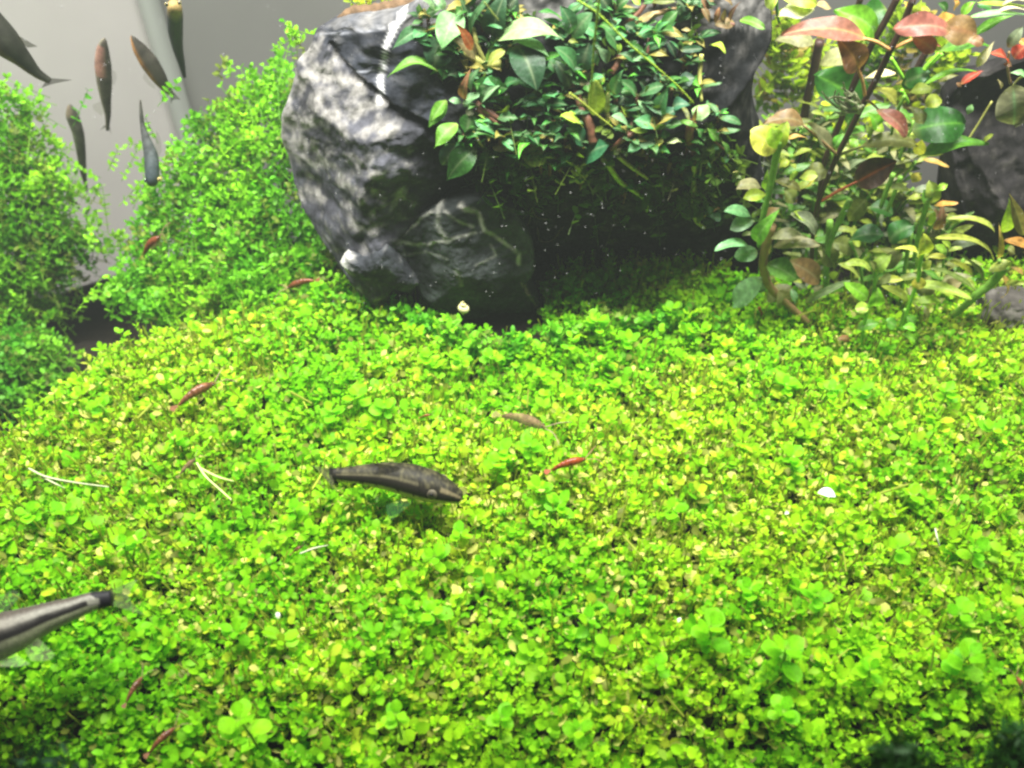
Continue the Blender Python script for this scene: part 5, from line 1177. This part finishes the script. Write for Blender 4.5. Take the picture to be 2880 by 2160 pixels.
# ------------------------------------------------------------------ shrimps
def shrimp(label, head, tail, col, z=0.75, ghost=False, Y=None, size=1.15):
    if Y is None:
        h3, t3 = atZ('F', head[0], head[1], z), atZ('F', tail[0], tail[1], z - 0.1)
    else:
        h3, t3 = atY('F', head[0], head[1], Y), atY('F', tail[0], tail[1], Y)
    d = t3 - h3; Ls = d.length; dn = d.normalized()
    t = thing('red_shrimp', label, 'shrimp', h3 + d * 0.5, 'shrimps')
    O = t.location
    up = Vector((0, 0, 1)); side = dn.cross(up).normalized()
    col = tuple(q * 0.72 for q in lerp(col, (0.26, 0.15, 0.06), 0.35))
    spn = [h3 + d * f + up * (0.09 * Ls * b) for f, b in ((0, 0), (0.12, 0.35), (0.3, 0.8), (0.5, 1.05), (0.7, 0.9), (0.86, 0.4), (0.97, -0.1))]
    r = [0.022 * Ls, 0.075 * Ls, 0.115 * Ls, 0.105 * Ls, 0.08 * Ls, 0.055 * Ls, 0.03 * Ls]
    n = 46
    sp_ = catmull([tuple(p) for p in spn], n)
    rr = np.interp(np.linspace(0, 1, n), np.linspace(0, 1, len(r)), r) * size
    seg = 1 + 0.07 * np.where(np.linspace(0, 1, n) > 0.42, np.sin(np.linspace(0, 1, n) * 62), 0)
    def cf(tt, ang, p):
        k = 0.8 + 0.55 * noise.noise(Vector(p) * 9.0)
        c = lerp(col, (0.42, 0.36, 0.20), min(1, max(0, (ang - 1.9) / 1.2)))
        return tuple(max(0.004, q * k) for q in c)
    V, F, C = loft(sp_, rr * seg * 0.8, rr * seg, tuple(up), 14, cf)
    mt = M_FIN if ghost else M_SHRIMP
    obj('body', new_mesh('body', V - np.array(tuple(O)), F, C), mt, t)
    tb = t3 + up * 0.0
    grid_fin('tail_fan', t, O, [tb + side * 0.03 * Ls, tb, tb - side * 0.03 * Ls], [tb + d * 0.16 + side * 0.10 * Ls, tb + d * 0.2, tb + d * 0.16 - side * 0.10 * Ls], tuple(q * 1.1 for q in col), mt, rays=4, rows=2)
    for sgn in (-1, 1):
        P3 = [h3 - O + side * sgn * 0.02 * Ls, h3 - O - d * 0.25 + side * sgn * 0.16 * Ls + up * 0.08 * Ls, h3 - O - d * 0.45 + side * sgn * 0.34 * Ls - up * 0.02 * Ls]
        obj('antenna', tube_mesh('antenna', [tuple(p) for p in P3], [0.012 * Ls, 0.006 * Ls], lerp(col, (0.4, 0.3, 0.2), 0.5), sides=5, n=12), M_STEM, t)
        ball('eye', t, h3 - O + d * 0.06 + side * sgn * 0.05 * Ls + up * 0.05 * Ls, 0.022 * Ls, (0.01, 0.01, 0.01), M_EYE)
        for k in range(4):
            f = 0.22 + 0.09 * k
            b = h3 - O + d * f
            P3 = [b, b + side * sgn * 0.10 * Ls - up * 0.02 * Ls, b + side * sgn * 0.13 * Ls - up * 0.14 * Ls]
            obj('leg', tube_mesh('leg', [tuple(p) for p in P3], [0.010 * Ls, 0.006 * Ls], lerp(col, (0.4, 0.3, 0.15), 0.4), sides=5, n=7), M_STEM, t)
    return t
RED = (0.46, 0.11, 0.035); RB_ = (0.34, 0.12, 0.05)
shrimp('brown-red shrimp on the carpet at upper left, head raised to the right', (464, 828), (384, 876), (0.40, 0.15, 0.07), 0.85)
shrimp('brightest red shrimp, right of the catfish head', (1264, 992), (1190, 1016), (0.70, 0.10, 0.02), 1.1)
shrimp('long translucent grey-brown shrimp above the catfish nose', (1178, 924), (1082, 898), (0.36, 0.27, 0.14), 0.85, ghost=True)
shrimp('small pale translucent shrimp left of the catfish tail', (422, 992), (388, 1026), (0.36, 0.25, 0.14), 0.8, ghost=True)
shrimp('brown-red shrimp head up on the dim lower left carpet', (308, 1462), (272, 1518), (0.42, 0.16, 0.08), 0.85)
shrimp('lowest shrimp, red-brown, near the bottom edge at left', (378, 1572), (322, 1626), (0.40, 0.13, 0.06), 0.9)
shrimp('dull red shrimp clinging in the bright bush', (345, 512), (310, 550), (0.36, 0.07, 0.03), Y=23.2)
shrimp('dull red shrimp half hidden beside the pale-tipped stone', (622, 622), (680, 606), (0.34, 0.09, 0.04), Y=20.7)
shrimp('red shrimp cut off by the right edge near the bottom', (2196, 1462), (2225, 1520), (0.50, 0.12, 0.07), 0.9)
shrimp('tiny orange shrimp half buried left of the translucent one', (930, 896), (908, 902), (0.55, 0.17, 0.05), 0.7)
shrimp('tiny red-brown shrimp in the yellowed hollow at left', (652, 1180), (630, 1196), (0.40, 0.12, 0.06), 0.6)

# ------------------------------------------------------------------ snail, scraps, roots
p = atY('F', 1000, 664, 19.75)
t = thing('snail', 'tiny cream snail on the dark veined stone', 'snail', p)
sp_ = [];
for i in range(40):
    f = i / 39; a = f * 4.2 * math.pi; rr = 0.012 + 0.06 * f
    sp_.append((rr * math.cos(a), rr * math.sin(a) * 0.8 - 0.05, 0.26 - 0.30 * f))
o = obj('shell', tube_mesh('shell', sp_, [0.02, 0.05, 0.085, 0.12], (0.50, 0.46, 0.18), n=60, sides=9, vary=0.3, col2=(0.55, 0.52, 0.28)), M_SHELL, t)
obj('foot', tube_mesh('foot', [(-0.02, -0.1, -0.16), (0, -0.1, -0.12), (0.03, -0.06, -0.1)], [0.03, 0.05, 0.03], (0.40, 0.36, 0.2), sides=8), M_SHELL, t)
def scrap(label, px, py, L, ang, col, z=0.75, shape='oval', name='leaf_scrap'):
    p = atZ('F', px, py, z)
    me = leaf_mesh(name, L, L * 0.6, shape, arch=0.18, fold=0.35, wave=0.06, col=col, spot=0.12)
    o = obj(name, me, M_SHELL)
    o.location = p - Vector((math.cos(ang), math.sin(ang), 0)) * L / 2
    o.rotation_euler = (random.uniform(-0.3, 0.3), random.uniform(-0.2, 0.2), ang)
    tag(o, label, 'leaf scrap')
scrap('white curled leaf scrap on the right half of the carpet', 1786, 1072, 0.46, -0.5, (0.62, 0.64, 0.60))
scrap('small white fleck on the yellowed carpet right of centre', 1700, 1108, 0.15, 0.5, (0.5, 0.52, 0.4))
scrap('small white fleck in the dark gap at lower left', 600, 1330, 0.18, 2.0, (0.42, 0.42, 0.33), 0.5)
scrap('small white fleck at lower right above the big sprigs', 1468, 1340, 0.14, 1.0, (0.55, 0.55, 0.48))
def root(label, pts, z=0.95, r=0.026, col=(0.42, 0.45, 0.27)):
    P3 = [tuple(atZ('F', x, y, z + 0.1 * math.sin(k * 2))) for k, (x, y) in enumerate(pts)]
    tag(obj('loose_root', tube_mesh('loose_root', P3, [r, r * 0.9, r * 0.6], col, sides=7), M_STEM), label, 'root')
root('longest white root lying on the carpet at the left edge', [(62, 1012), (100, 1030), (160, 1042), (235, 1052)])
root('short white root below the longest one at the left edge', [(90, 1030), (120, 1045), (140, 1055)], r=0.022)
root('pale root curving right of the small translucent shrimp', [(425, 1000), (445, 1030), (480, 1062), (500, 1080)], r=0.028, col=(0.55, 0.66, 0.22))
root('pale root arching up beside the small translucent shrimp', [(430, 1010), (470, 1030), (505, 1040)], r=0.03, col=(0.50, 0.60, 0.2))
root('short white root below the catfish', [(648, 1196), (680, 1184), (708, 1178)], r=0.022, col=(0.46, 0.48, 0.33))
root('thin white root standing at the right of the carpet', [(2020, 1142), (2024, 1160), (2030, 1180)], r=0.02, col=(0.5, 0.52, 0.4))
# dark out-of-focus moss right against the front glass
def tuft(label, px, py, dist, n, spread, col, seed):
    r_ = np.random.default_rng(seed)
    c = np.array(tuple(atD('F', px, py, dist)))
    T = c + r_.normal(size=(n, 3)) * spread
    A = T - np.stack([r_.normal(0, .1, n), r_.normal(0, .1, n), np.full(n, 0.45)], 1)
    C = np.array(col) * r_.uniform(0.6, 1.4, (n, 1))
    D = unit(r_.normal(size=(n, 3)) + np.array([0, 0, 0.6]))
    l = r_.uniform(0.15, 0.3, n)
    t = thing('moss_tuft', label, 'moss', tuple(c - np.array([0, 0, 0.5])))
    joined('fronds', [batch(T, D, r_.normal(size=(n, 3)), l, l * 0.35, np.zeros(n), np.zeros(n), C), prisms(A, T, np.full(n, 0.02), C)], M_BUSH, t, t.location)['kind'] = 'stuff'
tuft('blurred dark green moss tuft poking up at the bottom edge', 1945, 1652, 14.5, 220, np.array([0.2, 0.16, 0.16]), (0.022, 0.075, 0.014), 41)
tuft('dark green moss tuft at the bottom right corner', 2212, 1620, 16.0, 200, np.array([0.3, 0.25, 0.4]), (0.03, 0.11, 0.02), 42)
tuft('dark moss along the bottom edge at left', 60, 1690, 14.5, 200, np.array([0.6, 0.2, 0.12]), (0.02, 0.06, 0.025), 43)

# specks drifting in the water
r_ = np.random.default_rng(77)
n = 420
pts = []
while len(pts) < n:
    x = r_.uniform(560, 2212) if r_.random() < 0.8 else r_.uniform(0, 800); y = r_.uniform(0, 660)
    pts.append(tuple(atY('F', x, y, r_.uniform(14.5, 18.8))))
pts = np.array(pts); rad = r_.uniform(0.006, 0.014, n)
octv = np.array([(1, 0, 0), (-1, 0, 0), (0, 1, 0), (0, -1, 0), (0, 0, 1.6), (0, 0, -1.6)])
octf = [(0, 2, 4), (2, 1, 4), (1, 3, 4), (3, 0, 4), (2, 0, 5), (1, 2, 5), (3, 1, 5), (0, 3, 5)]
V = (pts[:, None] + octv[None] * rad[:, None, None]).reshape(-1, 3)
lo = (np.array([i for f in octf for i in f])[None] + (np.arange(n) * 6)[:, None]).ravel()
sk = obj('water_specks', new_mesh('water_specks', V, (lo, np.full(n * 8, 3)), np.full((len(V), 3), 0.4)), M_SPECK)
sk['kind'] = 'stuff'; sk['label'] = 'fine pale specks drifting in the water before the rock'

# ------------------------------------------------------------------ slightly cloudy water
def box_mesh(name, lo, hi):
    vs = [(x, y, z) for x in (lo[0], hi[0]) for y in (lo[1], hi[1]) for z in (lo[2], hi[2])]
    F = [(0, 1, 3, 2), (4, 6, 7, 5), (0, 4, 5, 1), (2, 3, 7, 6), (0, 2, 6, 4), (1, 5, 7, 3)]
    return new_mesh(name, vs, F, smooth=False)
hm, nt, out = mat_base('cloudy_water')
pv = nt.nodes.new('ShaderNodeVolumePrincipled')
pv.inputs['Color'].default_value = (0.80, 0.90, 0.82, 1)
pv.inputs['Density'].default_value = 0.0018
pv.inputs['Anisotropy'].default_value = 0.2
nt.links.new(pv.outputs[0], out.inputs['Volume'])
hz = obj('haze', box_mesh('haze', (-40, -2, -11), (40, 46, 21)), hm)
hz['kind'] = 'stuff'
